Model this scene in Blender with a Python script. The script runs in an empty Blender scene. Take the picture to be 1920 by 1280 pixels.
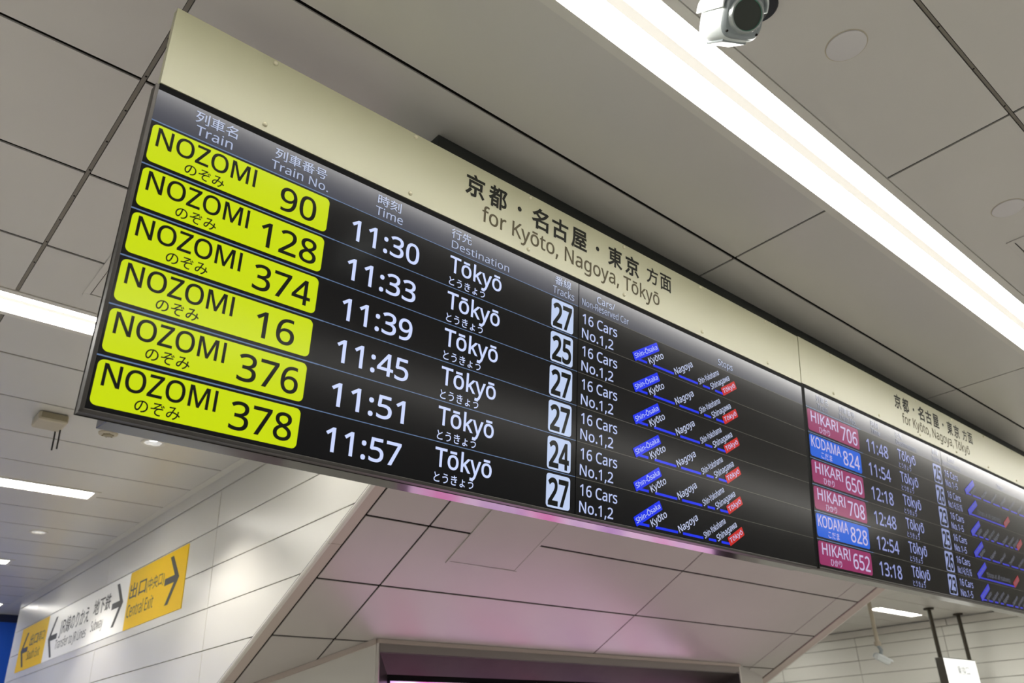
# Railway concourse: two hanging LCD departure boards under a panelled ceiling.
import bpy, bmesh, math, random
from mathutils import Vector, Matrix
from mathutils.geometry import delaunay_2d_cdt

SC = bpy.context.scene
COL = SC.collection

# ------------------------------------------------------------------ camera, world, exposure
EYE = 1.6                                    # camera height above the floor (metres)
R = ((0.7509456, -0.6593971, -0.0357239),    # camera right
     (0.2541641, 0.3385342, -0.9059775),     # camera down
     (0.6094927, 0.6712601, 0.4218158))      # camera forward
cam = bpy.data.cameras.new('camera')
cam.sensor_width = 36.0
cam.lens = 1523.93 / 1920 * 36.0
cam.shift_x = -5.6 / 1920
cam.shift_y = 71.3 / 1920
cam.clip_start = 0.05
cam.dof.use_dof = True
cam.dof.focus_distance = 1.95
cam.dof.aperture_fstop = 6.0
cam_ob = bpy.data.objects.new('camera', cam)
COL.objects.link(cam_ob)
m3 = Matrix((Vector(R[0]), -Vector(R[1]), -Vector(R[2]))).transposed()
cam_ob.matrix_world = Matrix.Translation((0, 0, EYE)) @ m3.to_4x4()
SC.camera = cam_ob

world = bpy.data.worlds.new('station_hall_air')
SC.world = world
world.use_nodes = True
world.node_tree.nodes['Background'].inputs[0].default_value = (0.78, 0.79, 0.78, 1)
world.node_tree.nodes['Background'].inputs[1].default_value = 0.30
SC.view_settings.view_transform = 'Standard'
SC.view_settings.look = 'None'
SC.view_settings.exposure = 0.0
SC.view_settings.gamma = 1.0
SC.view_settings.use_curve_mapping = False
LAMP = 21.0                                  # radiance of the fluorescent strips
SPOT = 50.0                                  # watts of a recessed downlight

# ------------------------------------------------------------------ materials
def lin(c):
    return tuple(((v / 255 / 12.92) if v / 255 <= 0.04045 else ((v / 255 + 0.055) / 1.055) ** 2.4) for v in c)

def mat(name, rgb, rough=0.5, metal=0.0, spec=0.5, emit=None, strength=1.0, noise=0.0, nscale=3.0, bump=0.0, bscale=60.0):
    m = bpy.data.materials.new(name)
    m.use_nodes = True
    nt = m.node_tree
    b = nt.nodes['Principled BSDF']
    c = lin(rgb)
    b.inputs['Base Color'].default_value = (*c, 1)
    b.inputs['Roughness'].default_value = rough
    b.inputs['Metallic'].default_value = metal
    b.inputs['Specular IOR Level'].default_value = spec
    if emit:
        b.inputs['Emission Color'].default_value = (*lin(emit), 1)
        b.inputs['Emission Strength'].default_value = strength
    if noise or bump:
        tc = nt.nodes.new('ShaderNodeTexCoord')
    if noise:
        n = nt.nodes.new('ShaderNodeTexNoise')
        n.inputs['Scale'].default_value = nscale
        n.inputs['Detail'].default_value = 4
        r = nt.nodes.new('ShaderNodeValToRGB')
        r.color_ramp.elements[0].position = 0.3
        r.color_ramp.elements[1].position = 0.7
        r.color_ramp.elements[0].color = (*[v * (1 - noise) for v in c], 1)
        r.color_ramp.elements[1].color = (*[min(1, v * (1 + noise)) for v in c], 1)
        nt.links.new(tc.outputs['Object'], n.inputs['Vector'])
        nt.links.new(n.outputs['Fac'], r.inputs['Fac'])
        nt.links.new(r.outputs['Color'], b.inputs['Base Color'])
    if bump:
        n2 = nt.nodes.new('ShaderNodeTexNoise')
        n2.inputs['Scale'].default_value = bscale
        bp = nt.nodes.new('ShaderNodeBump')
        bp.inputs['Strength'].default_value = bump
        bp.inputs['Distance'].default_value = 0.002
        nt.links.new(tc.outputs['Object'], n2.inputs['Vector'])
        nt.links.new(n2.outputs['Fac'], bp.inputs['Height'])
        nt.links.new(bp.outputs['Normal'], b.inputs['Normal'])
    return m

def screen_mat(name, rgb, k=1.0):
    """glowing display pixels behind the same satin glass as the screen"""
    return mat(name, (6, 6, 8), SCREEN_ROUGH, 0, SCREEN_SPEC, emit=rgb, strength=k)

SCREEN_ROUGH, SCREEN_SPEC = 0.175, 0.33
M = {}
M['ceiling'] = mat('ceiling_painted_metal', (207, 203, 197), 0.30, 0, 0.6, noise=0.03, nscale=0.9)
M['gap'] = mat('joint_dark_gap', (15, 12, 9), 0.9, 0, 0.1)  # black of the joint sealant and seams
M['batten'] = mat('joint_batten_metal', (128, 122, 112), 0.6)
M['screw'] = mat('dark_screw', (30, 26, 22), 0.5, 0.5)
M['trim_white'] = mat('white_trim', (218, 214, 206), 0.4)
M['trim_brown'] = mat('taupe_trim', (190, 176, 166), 0.45)
M['tile'] = mat('enamel_wall_panel', (218, 215, 206), 0.28, noise=0.02, nscale=1.2)
M['tile_gap'] = mat('wall_joint', (62, 58, 52), 0.8)
M['soffit'] = mat('sloped_soffit_panel', (184, 178, 172), 0.27, 0, 0.65, noise=0.03, nscale=1.3)
M['floor'] = mat('floor_stone', (196, 196, 188), 0.45, noise=0.05, nscale=2.0)
M['far_gap'] = mat('far_wall_joint', (150, 147, 136), 0.8)
M['far_wall'] = mat('far_wall_panel', (226, 225, 216), 0.35)
M['blue'] = mat('blue_wall_panel', (12, 78, 190), 0.35, noise=0.08, nscale=0.8)
M['navy'] = mat('dark_blue_band', (16, 30, 70), 0.4)
M['lamp'] = mat('lamp_diffuser_glow', (240, 240, 236), 0.5, emit=(255, 253, 248), strength=LAMP)
M['lamp_mid'] = mat('lamp_reflector_glow', (150, 148, 140), 0.5, emit=(255, 249, 236), strength=0.80)
M['down_glow'] = mat('downlight_glow', (240, 240, 240), 0.5, emit=(255, 255, 255), strength=3.0)
M['down_ref'] = mat('downlight_reflector', (235, 235, 235), 0.25, 0.3)
M['beige'] = mat('beige_plastic', (186, 176, 156), 0.45)
M['beige_dark'] = mat('dark_beige_plastic', (150, 140, 116), 0.5)
M['antenna'] = mat('antenna_black', (38, 34, 30), 0.5)
M['glass'] = mat('display_black_glass', (9, 9, 12), SCREEN_ROUGH, 0, SCREEN_SPEC)
M['bezel'] = mat('black_bezel', (3, 3, 3), 0.6, 0, 0.08)
M['rim'] = mat('dark_grey_rim_metal', (66, 63, 60), 0.42, 0.6, noise=0.1, nscale=30)
M['steel'] = mat('brushed_steel', (86, 86, 87), 0.14, 1.0)
M['mount'] = mat('dark_mounting_box', (44, 46, 42), 0.6)
M['header'] = mat('cream_header_acrylic', (172, 170, 140), 0.35, noise=0.04, nscale=1.6)
M['head_ink'] = mat('header_black_ink', (28, 28, 22), 0.5, 0, 0.12)
M['head_grey'] = mat('header_grey_ink', (84, 78, 58), 0.5, 0, 0.12)
M['boss'] = mat('header_screw_cap', (205, 200, 172), 0.25)
M['yellow'] = screen_mat('yellow_badge', (200, 219, 0))
M['ink'] = mat('badge_black', (10, 14, 10), SCREEN_ROUGH, 0, SCREEN_SPEC)
M['pink'] = screen_mat('magenta_badge', (142, 44, 94))
M['sky'] = screen_mat('blue_badge', (10, 90, 208))
M['white'] = screen_mat('display_white', (204, 216, 255))
M['white_dim'] = screen_mat('display_pale_white', (184, 196, 236))
M['head_txt'] = screen_mat('display_heading', (164, 176, 206))
M['band'] = screen_mat('heading_band', (56, 58, 70))
M['line'] = screen_mat('display_row_line', (98, 122, 160))
M['line_dim'] = screen_mat('display_dim_row_line', (90, 88, 80))
M['track'] = screen_mat('track_badge_pale', (190, 206, 238))
M['route'] = screen_mat('route_blue', (22, 48, 232))
M['stop'] = screen_mat('stop_name_white', (186, 194, 224))
M['red'] = screen_mat('terminus_red', (192, 36, 30))
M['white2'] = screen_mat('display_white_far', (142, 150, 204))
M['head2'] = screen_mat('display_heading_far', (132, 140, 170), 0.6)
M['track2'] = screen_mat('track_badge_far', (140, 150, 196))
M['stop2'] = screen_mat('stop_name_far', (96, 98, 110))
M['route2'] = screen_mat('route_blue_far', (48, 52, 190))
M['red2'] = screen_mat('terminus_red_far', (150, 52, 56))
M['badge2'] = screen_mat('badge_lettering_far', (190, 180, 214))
M['sign_y'] = mat('sign_yellow', (240, 196, 0), 0.5, 0, 0.25, emit=(240, 196, 0), strength=0.05)
M['sign_w'] = mat('sign_white', (236, 234, 226), 0.35, emit=(236, 234, 226), strength=0.12)
M['sign_ink'] = mat('sign_dark_grey', (66, 64, 52), 0.5)
M['cam_white'] = mat('camera_white_plastic', (228, 234, 234), 0.35)
M['cam_grey'] = mat('camera_grey_plastic', (150, 158, 162), 0.35)
M['cam_silver'] = mat('camera_silver_ring', (190, 196, 196), 0.25, 0.6)
M['cam_lens'] = mat('camera_dark_window', (62, 66, 62), 0.4)
M['cam_green'] = mat('camera_green_seal', (60, 150, 120), 0.4)
M['cam_dark'] = mat('camera_mount_navy', (22, 26, 34), 0.5)
M['plate'] = mat('ceiling_cover_plate', (216, 212, 212), 0.4)
M['pole'] = mat('dark_bronze_pole', (58, 52, 40), 0.5, 0.3)
M['sign_box'] = mat('sign_box_dark', (66, 62, 54), 0.5)
M['sign_lit'] = mat('lit_sign_face', (240, 240, 236), 0.5, emit=(255, 255, 250), strength=1.05)
M['sign_grey'] = mat('lit_sign_print', (60, 62, 60), 0.5, emit=(120, 124, 122), strength=0.8)
M['ad_frame'] = mat('ad_frame_steel', (78, 70, 70), 0.30, 0.85, noise=0.06, nscale=8)
M['ad_fascia'] = mat('ad_fascia_grey', (146, 138, 134), 0.45, 0.2)

def ad_screen_material():
    """a video wall showing a pink blossom picture"""
    m = bpy.data.materials.new('pink_video_picture')
    m.use_nodes = True
    nt = m.node_tree
    b = nt.nodes['Principled BSDF']
    b.inputs['Base Color'].default_value = (0.01, 0.01, 0.01, 1)
    tc = nt.nodes.new('ShaderNodeTexCoord')
    n = nt.nodes.new('ShaderNodeTexNoise')
    n.inputs['Scale'].default_value = 2.6
    n.inputs['Detail'].default_value = 3
    r = nt.nodes.new('ShaderNodeValToRGB')
    e = r.color_ramp.elements
    e[0].position, e[0].color = 0.30, (*lin((186, 120, 206)), 1)
    e[1].position, e[1].color = 0.72, (*lin((250, 90, 176)), 1)
    k = r.color_ramp.elements.new(0.47)
    k.color = (*lin((250, 214, 244)), 1)
    k = r.color_ramp.elements.new(0.58)
    k.color = (*lin((244, 146, 208)), 1)
    nt.links.new(tc.outputs['Object'], n.inputs['Vector'])
    nt.links.new(n.outputs['Fac'], r.inputs['Fac'])
    nt.links.new(r.outputs['Color'], b.inputs['Emission Color'])
    b.inputs['Emission Strength'].default_value = 1.65
    return m
M['ad_screen'] = ad_screen_material()

# ------------------------------------------------------------------ mesh builder
class MB:
    """collects faces; build() links them as ONE mesh object"""
    def __init__(self):
        self.v, self.f, self.m, self.mats = [], [], [], []
    def mi(self, m):
        if m not in self.mats:
            self.mats.append(m)
        return self.mats.index(m)
    def face(self, pts, m):
        i = len(self.v)
        self.v += [tuple(p) for p in pts]
        self.f.append(tuple(range(i, i + len(pts))))
        self.m.append(self.mi(m))
    def poly(self, verts, faces, m):
        i = len(self.v)
        self.v += [tuple(p) for p in verts]
        k = self.mi(m)
        for f in faces:
            self.f.append(tuple(i + j for j in f))
            self.m.append(k)
    def box(self, a, b, m, T=None):
        (x0, y0, z0), (x1, y1, z1) = a, b
        vs = [Vector(p) for p in ((x0, y0, z0), (x1, y0, z0), (x1, y1, z0), (x0, y1, z0), (x0, y0, z1), (x1, y0, z1), (x1, y1, z1), (x0, y1, z1))]
        if T is not None:
            vs = [T @ p for p in vs]
        self.poly(vs, [(0, 3, 2, 1), (4, 5, 6, 7), (0, 1, 5, 4), (1, 2, 6, 5), (2, 3, 7, 6), (3, 0, 4, 7)], m)
    def prism(self, ring, axis, m):
        """ring of points extruded along the axis vector"""
        n = len(ring)
        a = [Vector(p) for p in ring]
        b = [p + Vector(axis) for p in a]
        self.poly(a + b, [tuple(reversed(range(n))), tuple(range(n, 2 * n))] + [(i, (i + 1) % n, n + (i + 1) % n, n + i) for i in range(n)], m)
    def lathe(self, prof, m, T=None, n=40, mats=None):
        """profile of (radius, height) spun round local z"""
        T = T or Matrix()
        vs, fs = [], []
        for r, h in prof:
            for k in range(n):
                a = 2 * math.pi * k / n
                vs.append(T @ Vector((r * math.cos(a), r * math.sin(a), h)))
        for i in range(len(prof) - 1):
            for k in range(n):
                fs.append((i * n + k, i * n + (k + 1) % n, (i + 1) * n + (k + 1) % n, (i + 1) * n + k))
        self.poly(vs, fs, m)
    def tube(self, pts, r, m, n=14):
        pts = [Vector(p) for p in pts]
        vs, fs = [], []
        for i, p in enumerate(pts):
            d = (pts[min(i + 1, len(pts) - 1)] - pts[max(i - 1, 0)]).normalized()
            u = d.cross(Vector((0.3, 0.9, 0.17))).normalized()
            w = d.cross(u)
            for k in range(n):
                a = 2 * math.pi * k / n
                vs.append(p + u * r * math.cos(a) + w * r * math.sin(a))
        L = len(pts)
        for i in range(L - 1):
            for k in range(n):
                fs.append((i * n + k, i * n + (k + 1) % n, (i + 1) * n + (k + 1) % n, (i + 1) * n + k))
        fs += [tuple(reversed(range(n))), tuple(range((L - 1) * n, L * n))]
        self.poly(vs, fs, m)
    def build(self, name, parent=None, smooth=False, bevel=0.0):
        me = bpy.data.meshes.new(name)
        me.from_pydata(self.v, [], self.f)
        for m in self.mats:
            me.materials.append(m)
        for p, k in zip(me.polygons, self.m):
            p.material_index = k
            p.use_smooth = smooth
        me.update()
        o = bpy.data.objects.new(name, me)
        COL.objects.link(o)
        if parent is not None:
            o.parent = parent
        if smooth or bevel:
            bm = bmesh.new()
            bm.from_mesh(me)
            bmesh.ops.remove_doubles(bm, verts=bm.verts, dist=1e-6)
            if smooth:
                for e in bm.edges:
                    if len(e.link_faces) == 2 and e.calc_face_angle(0) > math.radians(38):
                        e.smooth = False
            bm.to_mesh(me)
            bm.free()
        if bevel:
            b = o.modifiers.new('edge_bevel', 'BEVEL')
            b.width = bevel
            b.segments = 2
            b.limit_method = 'ANGLE'
        return o

def tag(o, label, cat, group=None, kind=None):
    o['label'] = label
    o['category'] = cat
    if group:
        o['group'] = group
    if kind:
        o['kind'] = kind
    return o

def thing(name, label, cat, loc=(0, 0, 0), group=None, basis=None):
    o = bpy.data.objects.new(name, None)
    o.empty_display_size = 0.1
    COL.objects.link(o)
    mw = Matrix.Translation(loc)
    if basis is not None:
        mw = mw @ basis.to_4x4()
    o.matrix_world = mw
    return tag(o, label, cat, group)

def struct(o, label, cat):
    return tag(o, label, cat, kind='structure')

# ------------------------------------------------------------------ lettering: glyph outlines (per 1000 em, capitals 700 high)
GLYPHS = {}
for _row in r"""
 	255	
(	294	M 39 269 C 39 322 44 375 54 425 C 65 476 80 525 102 572 C 124 618 151 661 183 700 L 265 700 C 219 639 184 571 161 497 C 138 423 126 347 126 270 C 126 219 132 169 142 120 C 153 70 168 22 188 -24 C 208 -70 234 -114 264 -155 L 183 -155 C 151 -116 124 -74 102 -29 C 80 17 65 64 54 115 C 44 165 39 216 39 269
)	294	M 255 269 C 255 216 250 165 240 115 C 230 64 214 17 193 -29 C 171 -74 144 -116 111 -155 L 30 -155 C 60 -114 86 -70 106 -24 C 126 22 142 70 152 120 C 162 169 168 219 168 270 C 168 321 162 372 152 423 C 142 473 126 522 106 569 C 86 616 60 659 29 700 L 111 700 C 144 661 171 618 193 572 C 214 525 230 476 240 425 C 250 375 255 322 255 269
,	263	M 188 103 L 166 28 L 136 -51 L 104 -126 L 40 -126 L 59 -47 L 76 38 L 89 114 L 181 114
-	316	M 39 225 L 39 301 L 276 301 L 276 225
.	263	M 71 53 C 71 77 76 94 88 104 C 100 114 114 119 130 119 C 147 119 162 114 174 104 C 186 94 192 77 192 53 C 192 29 186 12 174 2 C 162 -8 147 -14 130 -14 C 114 -14 100 -8 88 2 C 76 12 71 29 71 53
/	365	M 355 700 L 94 0 L 10 0 L 271 700
0	561	M 513 351 C 513 294 508 243 500 199 C 492 155 478 117 459 86 C 441 55 417 31 387 15 C 357 -2 321 -10 279 -10 C 227 -10 184 5 150 33 C 115 62 90 103 73 157 C 56 211 48 276 48 351 C 48 427 56 492 71 545 C 86 599 111 640 145 668 C 179 697 224 711 279 711 C 332 711 375 697 410 668 C 444 640 470 599 487 545 C 504 492 513 427 513 351 M 134 351 C 134 287 139 234 149 191 C 158 149 173 117 195 96 C 216 74 244 64 279 64 C 315 64 343 74 364 95 C 385 116 401 148 411 191 C 421 233 425 287 425 351 C 425 415 421 468 411 510 C 401 552 385 584 364 605 C 343 627 315 637 279 637 C 244 637 216 627 195 605 C 173 584 158 552 149 510 C 139 468 134 415 134 351
1	561	M 348 0 L 264 0 L 264 489 L 264 537 L 266 574 L 268 610 L 239 583 L 207 556 L 132 495 L 87 553 L 276 700 L 348 700
2	561	M 510 0 L 47 0 L 47 72 L 230 257 L 320 351 C 344 378 362 405 375 432 C 387 458 393 487 393 519 C 393 557 382 586 359 606 C 336 626 306 636 270 636 C 236 636 206 630 180 619 C 154 607 128 591 101 570 L 55 627 L 115 670 C 137 682 161 692 187 699 C 213 706 240 710 270 710 C 313 710 351 702 382 687 C 414 672 438 651 455 623 C 473 595 481 562 481 524 C 481 487 474 453 459 421 C 444 389 423 357 396 326 L 302 226 L 156 82 L 156 78 L 510 78
3	561	M 483 536 C 483 505 477 478 466 455 C 454 432 437 413 415 399 C 393 385 368 375 338 369 L 338 365 C 394 358 436 341 464 312 C 491 283 505 245 505 199 C 505 158 495 122 476 91 C 458 59 428 34 389 17 C 349 -1 298 -10 236 -10 C 200 -10 166 -7 134 -1 C 103 4 73 14 44 28 L 44 109 C 74 94 105 83 139 75 C 173 67 206 63 237 63 C 300 63 345 75 373 100 C 401 124 415 158 415 201 C 415 230 407 254 392 272 C 376 290 354 303 325 312 C 295 320 260 325 219 325 L 151 325 L 151 398 L 220 398 C 258 398 290 404 316 415 C 342 426 362 441 375 461 C 388 481 395 504 395 530 C 395 564 384 591 361 609 C 338 628 307 637 268 637 C 243 637 220 635 200 630 L 144 609 L 91 578 L 48 637 C 73 657 104 674 141 688 C 178 703 220 710 267 710 C 340 710 394 693 430 661 C 466 628 483 587 483 536
4	561	M 541 159 L 439 159 L 439 0 L 356 0 L 356 159 L 21 159 L 21 232 L 350 704 L 439 704 L 439 236 L 541 236 M 356 457 L 356 503 L 358 543 L 359 579 L 361 612 L 357 612 L 337 572 L 315 535 L 105 236 L 356 236
5	561	M 270 429 C 317 429 359 421 394 405 C 429 389 457 365 476 335 C 495 304 505 267 505 224 C 505 175 494 133 474 99 C 453 64 423 37 384 18 C 345 0 298 -10 243 -10 C 207 -10 173 -7 142 0 C 110 7 83 16 62 28 L 62 110 C 85 95 114 84 148 76 C 181 68 213 64 244 64 C 279 64 309 69 335 80 C 361 91 381 107 395 130 C 409 152 417 181 417 215 C 417 260 403 296 375 320 C 346 345 302 357 241 357 L 178 352 L 122 342 L 78 370 L 105 700 L 456 700 L 456 622 L 178 622 L 162 419 L 207 425
6	561	M 54 299 C 54 340 57 379 62 419 C 68 458 77 495 91 530 C 105 565 124 596 148 623 C 172 650 203 671 240 687 C 277 702 322 710 375 710 L 420 708 L 461 701 L 461 627 L 421 636 L 376 639 C 331 639 294 632 264 617 C 234 602 210 581 193 555 C 175 529 163 499 155 465 C 147 431 142 394 140 356 L 146 356 C 156 372 168 386 183 398 C 198 410 217 420 238 427 C 259 435 284 438 312 438 C 352 438 388 430 418 413 C 449 397 472 372 489 341 C 506 309 515 271 515 225 C 515 177 506 135 487 100 C 469 65 443 38 410 19 C 377 0 338 -10 292 -10 C 259 -10 228 -4 199 9 C 170 21 145 40 123 66 C 101 91 84 123 72 162 C 60 201 54 247 54 299 M 291 63 C 332 63 366 76 391 102 C 417 129 429 170 429 225 C 429 270 418 305 396 331 C 373 358 339 371 294 371 C 263 371 237 364 214 351 C 191 339 173 323 160 303 C 148 283 141 263 141 242 C 141 221 144 199 150 178 C 157 158 166 138 179 121 C 192 103 207 89 226 78 C 245 68 266 63 291 63
7	561	M 133 0 L 421 622 L 43 622 L 43 700 L 513 700 L 513 633 L 228 0
8	561	M 279 710 C 321 710 357 703 388 691 C 420 678 444 659 462 634 C 480 609 489 579 489 542 C 489 514 483 490 471 469 C 459 448 443 429 423 413 C 402 397 380 383 356 371 C 385 357 411 341 434 324 C 458 307 477 287 491 264 C 505 241 512 213 512 181 C 512 142 502 108 483 80 C 464 51 438 29 403 14 C 369 -2 329 -10 282 -10 C 232 -10 189 -2 154 13 C 119 28 93 49 75 77 C 57 105 48 139 48 178 C 48 210 55 238 68 262 C 82 285 99 306 122 323 C 144 340 168 354 193 366 C 170 379 150 394 131 410 C 112 427 98 446 87 468 C 76 489 71 514 71 543 C 71 579 80 609 98 634 C 116 658 141 677 173 690 C 204 703 240 710 279 710 M 132 177 C 132 143 144 115 169 93 C 193 70 230 59 280 59 C 328 59 365 70 390 93 C 415 115 427 144 427 180 C 427 203 421 223 409 241 C 397 258 380 274 358 287 C 336 301 310 313 280 325 L 265 330 C 236 318 212 305 192 290 C 173 276 158 259 148 241 C 137 223 132 202 132 177 M 278 640 C 242 640 213 632 190 614 C 167 597 155 572 155 539 C 155 515 161 495 172 478 C 183 462 199 448 219 437 L 283 404 L 345 436 C 363 448 377 462 388 479 C 399 496 404 516 404 539 C 404 572 392 597 370 614 C 347 632 316 640 278 640
9	561	M 510 401 C 510 361 507 321 501 282 C 496 242 486 205 473 170 C 459 135 440 104 416 77 C 392 50 361 29 324 13 C 286 -2 241 -10 188 -10 L 143 -7 L 100 0 L 100 74 L 141 64 L 186 61 C 232 61 270 68 300 83 C 329 98 353 119 371 145 C 388 170 401 200 409 235 C 417 269 421 305 423 343 L 417 343 C 407 328 394 314 379 302 C 364 290 346 280 325 273 C 304 265 279 262 250 262 C 210 262 175 270 145 287 C 114 303 91 327 74 359 C 57 390 49 428 49 474 C 49 523 58 565 77 600 C 96 635 122 662 155 681 C 188 700 227 710 273 710 C 306 710 337 703 366 691 C 394 678 420 659 441 633 C 463 608 480 576 492 537 C 504 499 510 453 510 401 M 273 637 C 232 637 199 624 173 597 C 147 570 134 529 134 475 C 134 429 145 394 167 368 C 189 342 223 329 269 329 C 300 329 327 336 350 349 C 373 361 391 377 403 397 C 416 417 423 437 423 458 C 423 479 419 500 413 521 C 407 542 398 562 385 579 C 373 597 357 611 338 622 C 319 632 297 637 273 637
:	263	M 71 53 C 71 77 76 94 88 104 C 100 114 114 119 130 119 C 147 119 162 114 174 104 C 186 94 192 77 192 53 C 192 29 186 12 174 2 C 162 -8 147 -14 130 -14 C 114 -14 100 -8 88 2 C 76 12 71 29 71 53 M 71 473 C 71 497 76 515 88 525 C 100 534 114 539 130 539 C 147 539 162 534 174 525 C 186 515 192 497 192 473 C 192 449 186 432 174 422 C 162 411 147 406 130 406 C 114 406 100 411 88 422 C 76 432 71 449 71 473
A	626	M 534 0 L 450 217 L 173 217 L 89 0 L 0 0 L 274 703 L 353 703 L 625 0 M 345 507 L 335 535 L 322 578 L 312 612 L 301 572 L 291 535 L 281 507 L 202 295 L 424 295
C	620	M 395 632 C 358 632 324 626 294 613 C 264 600 239 582 218 557 C 197 533 181 503 170 468 C 158 433 153 394 153 350 C 153 292 162 242 180 200 C 198 158 225 125 260 102 C 296 79 341 68 394 68 C 425 68 454 70 481 75 L 562 95 L 562 19 C 536 9 509 2 481 -3 C 453 -8 420 -10 381 -10 C 310 -10 251 5 203 34 C 155 64 119 106 96 160 C 72 214 60 278 60 351 C 60 404 67 452 82 496 C 97 540 118 578 147 610 C 175 642 210 667 252 684 C 294 701 342 710 396 710 C 432 710 467 706 500 699 C 533 692 563 682 589 669 L 554 594 L 482 621 C 455 628 426 632 395 632
D	716	M 656 357 C 656 278 641 213 612 160 C 583 107 542 67 487 40 C 433 13 367 0 290 0 L 95 0 L 95 700 L 311 700 C 381 700 442 687 494 661 C 546 635 586 596 614 546 C 642 495 656 432 656 357 M 563 354 C 563 416 552 467 532 507 C 511 547 481 576 442 596 C 402 615 354 625 298 625 L 183 625 L 183 75 L 278 75 C 373 75 444 99 492 146 C 539 192 563 262 563 354
E	545	M 486 0 L 95 0 L 95 700 L 486 700 L 486 623 L 183 623 L 183 404 L 469 404 L 469 327 L 183 327 L 183 77 L 486 77
G	714	M 399 370 L 641 370 L 641 26 C 603 14 565 5 526 -1 C 488 -7 444 -10 395 -10 C 323 -10 261 5 212 34 C 162 63 124 104 99 158 C 73 212 60 276 60 350 C 60 423 74 487 103 540 C 132 594 173 635 227 665 C 281 695 346 710 423 710 C 462 710 499 706 534 699 C 569 692 601 682 631 669 L 598 592 C 573 603 545 613 514 621 C 483 628 451 632 418 632 C 362 632 314 621 275 598 C 235 575 204 543 183 500 C 162 458 152 408 152 350 C 152 294 161 245 179 202 C 197 160 225 126 264 102 C 302 79 353 67 416 67 L 494 72 L 553 83 L 553 291 L 399 291
H	726	M 630 0 L 542 0 L 542 326 L 183 326 L 183 0 L 95 0 L 95 700 L 183 700 L 183 404 L 542 404 L 542 700 L 630 700
I	332	M 292 0 L 39 0 L 39 51 L 122 70 L 122 629 L 39 649 L 39 700 L 292 700 L 292 649 L 210 629 L 210 70 L 292 51
J	268	M -4 -186 L -45 -183 L -76 -174 L -76 -99 L -43 -106 L -6 -109 C 10 -109 26 -106 41 -99 C 55 -92 67 -81 76 -65 C 86 -48 90 -25 90 4 L 90 700 L 178 700 L 178 11 C 178 -34 171 -71 156 -100 C 141 -130 120 -151 92 -165 C 65 -179 33 -186 -4 -186
K	607	M 607 0 L 503 0 L 255 334 L 183 272 L 183 0 L 95 0 L 95 700 L 183 700 L 183 355 L 243 422 L 304 488 L 493 700 L 596 700 L 319 395
L	514	M 95 0 L 95 700 L 183 700 L 183 78 L 489 78 L 489 0
M	889	M 404 0 L 174 614 L 170 614 L 173 564 L 175 498 L 176 425 L 176 0 L 95 0 L 95 700 L 225 700 L 441 126 L 445 126 L 665 700 L 794 700 L 794 0 L 707 0 L 707 430 L 708 499 L 711 562 L 714 613 L 710 613 L 476 0
N	745	M 650 0 L 547 0 L 173 581 L 169 581 L 172 528 L 175 462 L 176 391 L 176 0 L 95 0 L 95 700 L 197 700 L 571 121 L 575 121 L 572 168 L 569 236 L 568 305 L 568 700 L 650 700
O	766	M 706 351 C 706 297 699 248 685 203 C 672 159 651 121 624 89 C 597 57 563 33 523 16 C 483 -1 436 -10 383 -10 C 328 -10 281 -1 240 16 C 200 33 166 58 139 90 C 112 121 92 159 79 204 C 66 248 60 298 60 352 C 60 424 72 487 95 540 C 119 594 154 636 202 666 C 250 696 311 711 384 711 C 454 711 513 696 561 666 C 608 636 645 595 669 541 C 694 487 706 424 706 351 M 153 351 C 153 292 161 242 177 199 C 194 157 219 124 253 101 C 288 78 331 67 383 67 C 436 67 480 78 513 101 C 547 124 572 157 588 199 C 605 242 613 292 613 351 C 613 439 594 508 558 558 C 521 608 463 633 384 633 C 331 633 288 622 253 600 C 219 577 194 545 177 502 C 161 460 153 410 153 351
R	610	M 288 700 C 346 700 394 693 432 678 C 469 663 497 641 516 612 C 534 582 543 545 543 501 C 543 464 536 433 523 408 C 509 383 491 363 470 349 C 449 334 426 322 403 314 L 595 0 L 492 0 L 323 289 L 183 289 L 183 0 L 95 0 L 95 700 M 283 624 L 183 624 L 183 364 L 288 364 C 345 364 387 375 413 398 C 439 420 452 453 452 497 C 452 528 446 552 434 571 C 422 589 403 602 378 611 C 354 619 322 624 283 624
S	538	M 492 187 C 492 145 482 110 462 81 C 442 52 413 29 375 14 C 337 -2 293 -10 242 -10 L 167 -6 L 102 5 L 50 24 L 50 108 C 74 97 103 88 138 79 C 173 71 209 67 246 67 C 281 67 310 71 333 80 C 357 90 375 103 386 120 C 398 137 404 157 404 179 C 404 202 399 222 389 237 C 379 253 363 267 339 281 C 315 294 281 308 239 324 L 160 359 C 138 372 119 387 104 403 C 89 419 78 438 70 459 C 63 480 59 504 59 531 C 59 569 68 600 87 627 C 106 653 133 674 166 688 C 200 703 239 710 282 710 C 321 710 356 706 388 699 C 420 692 449 682 475 671 L 448 595 L 369 622 C 341 629 311 632 280 632 C 251 632 226 628 207 620 C 187 611 173 599 163 584 C 153 568 148 551 148 530 C 148 507 153 487 163 472 C 173 456 189 442 211 429 C 233 417 263 403 301 389 C 342 374 377 358 405 341 C 434 323 455 303 470 278 C 485 254 492 224 492 187
T	545	M 317 0 L 228 0 L 228 623 L 10 623 L 10 700 L 534 700 L 534 623 L 317 623
Y	555	M 277 356 L 460 700 L 555 700 L 322 272 L 322 0 L 233 0 L 233 268 L 0 700 L 96 700
Z	561	M 523 0 L 37 0 L 37 67 L 406 622 L 49 622 L 49 700 L 513 700 L 513 633 L 144 78 L 523 78
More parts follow.
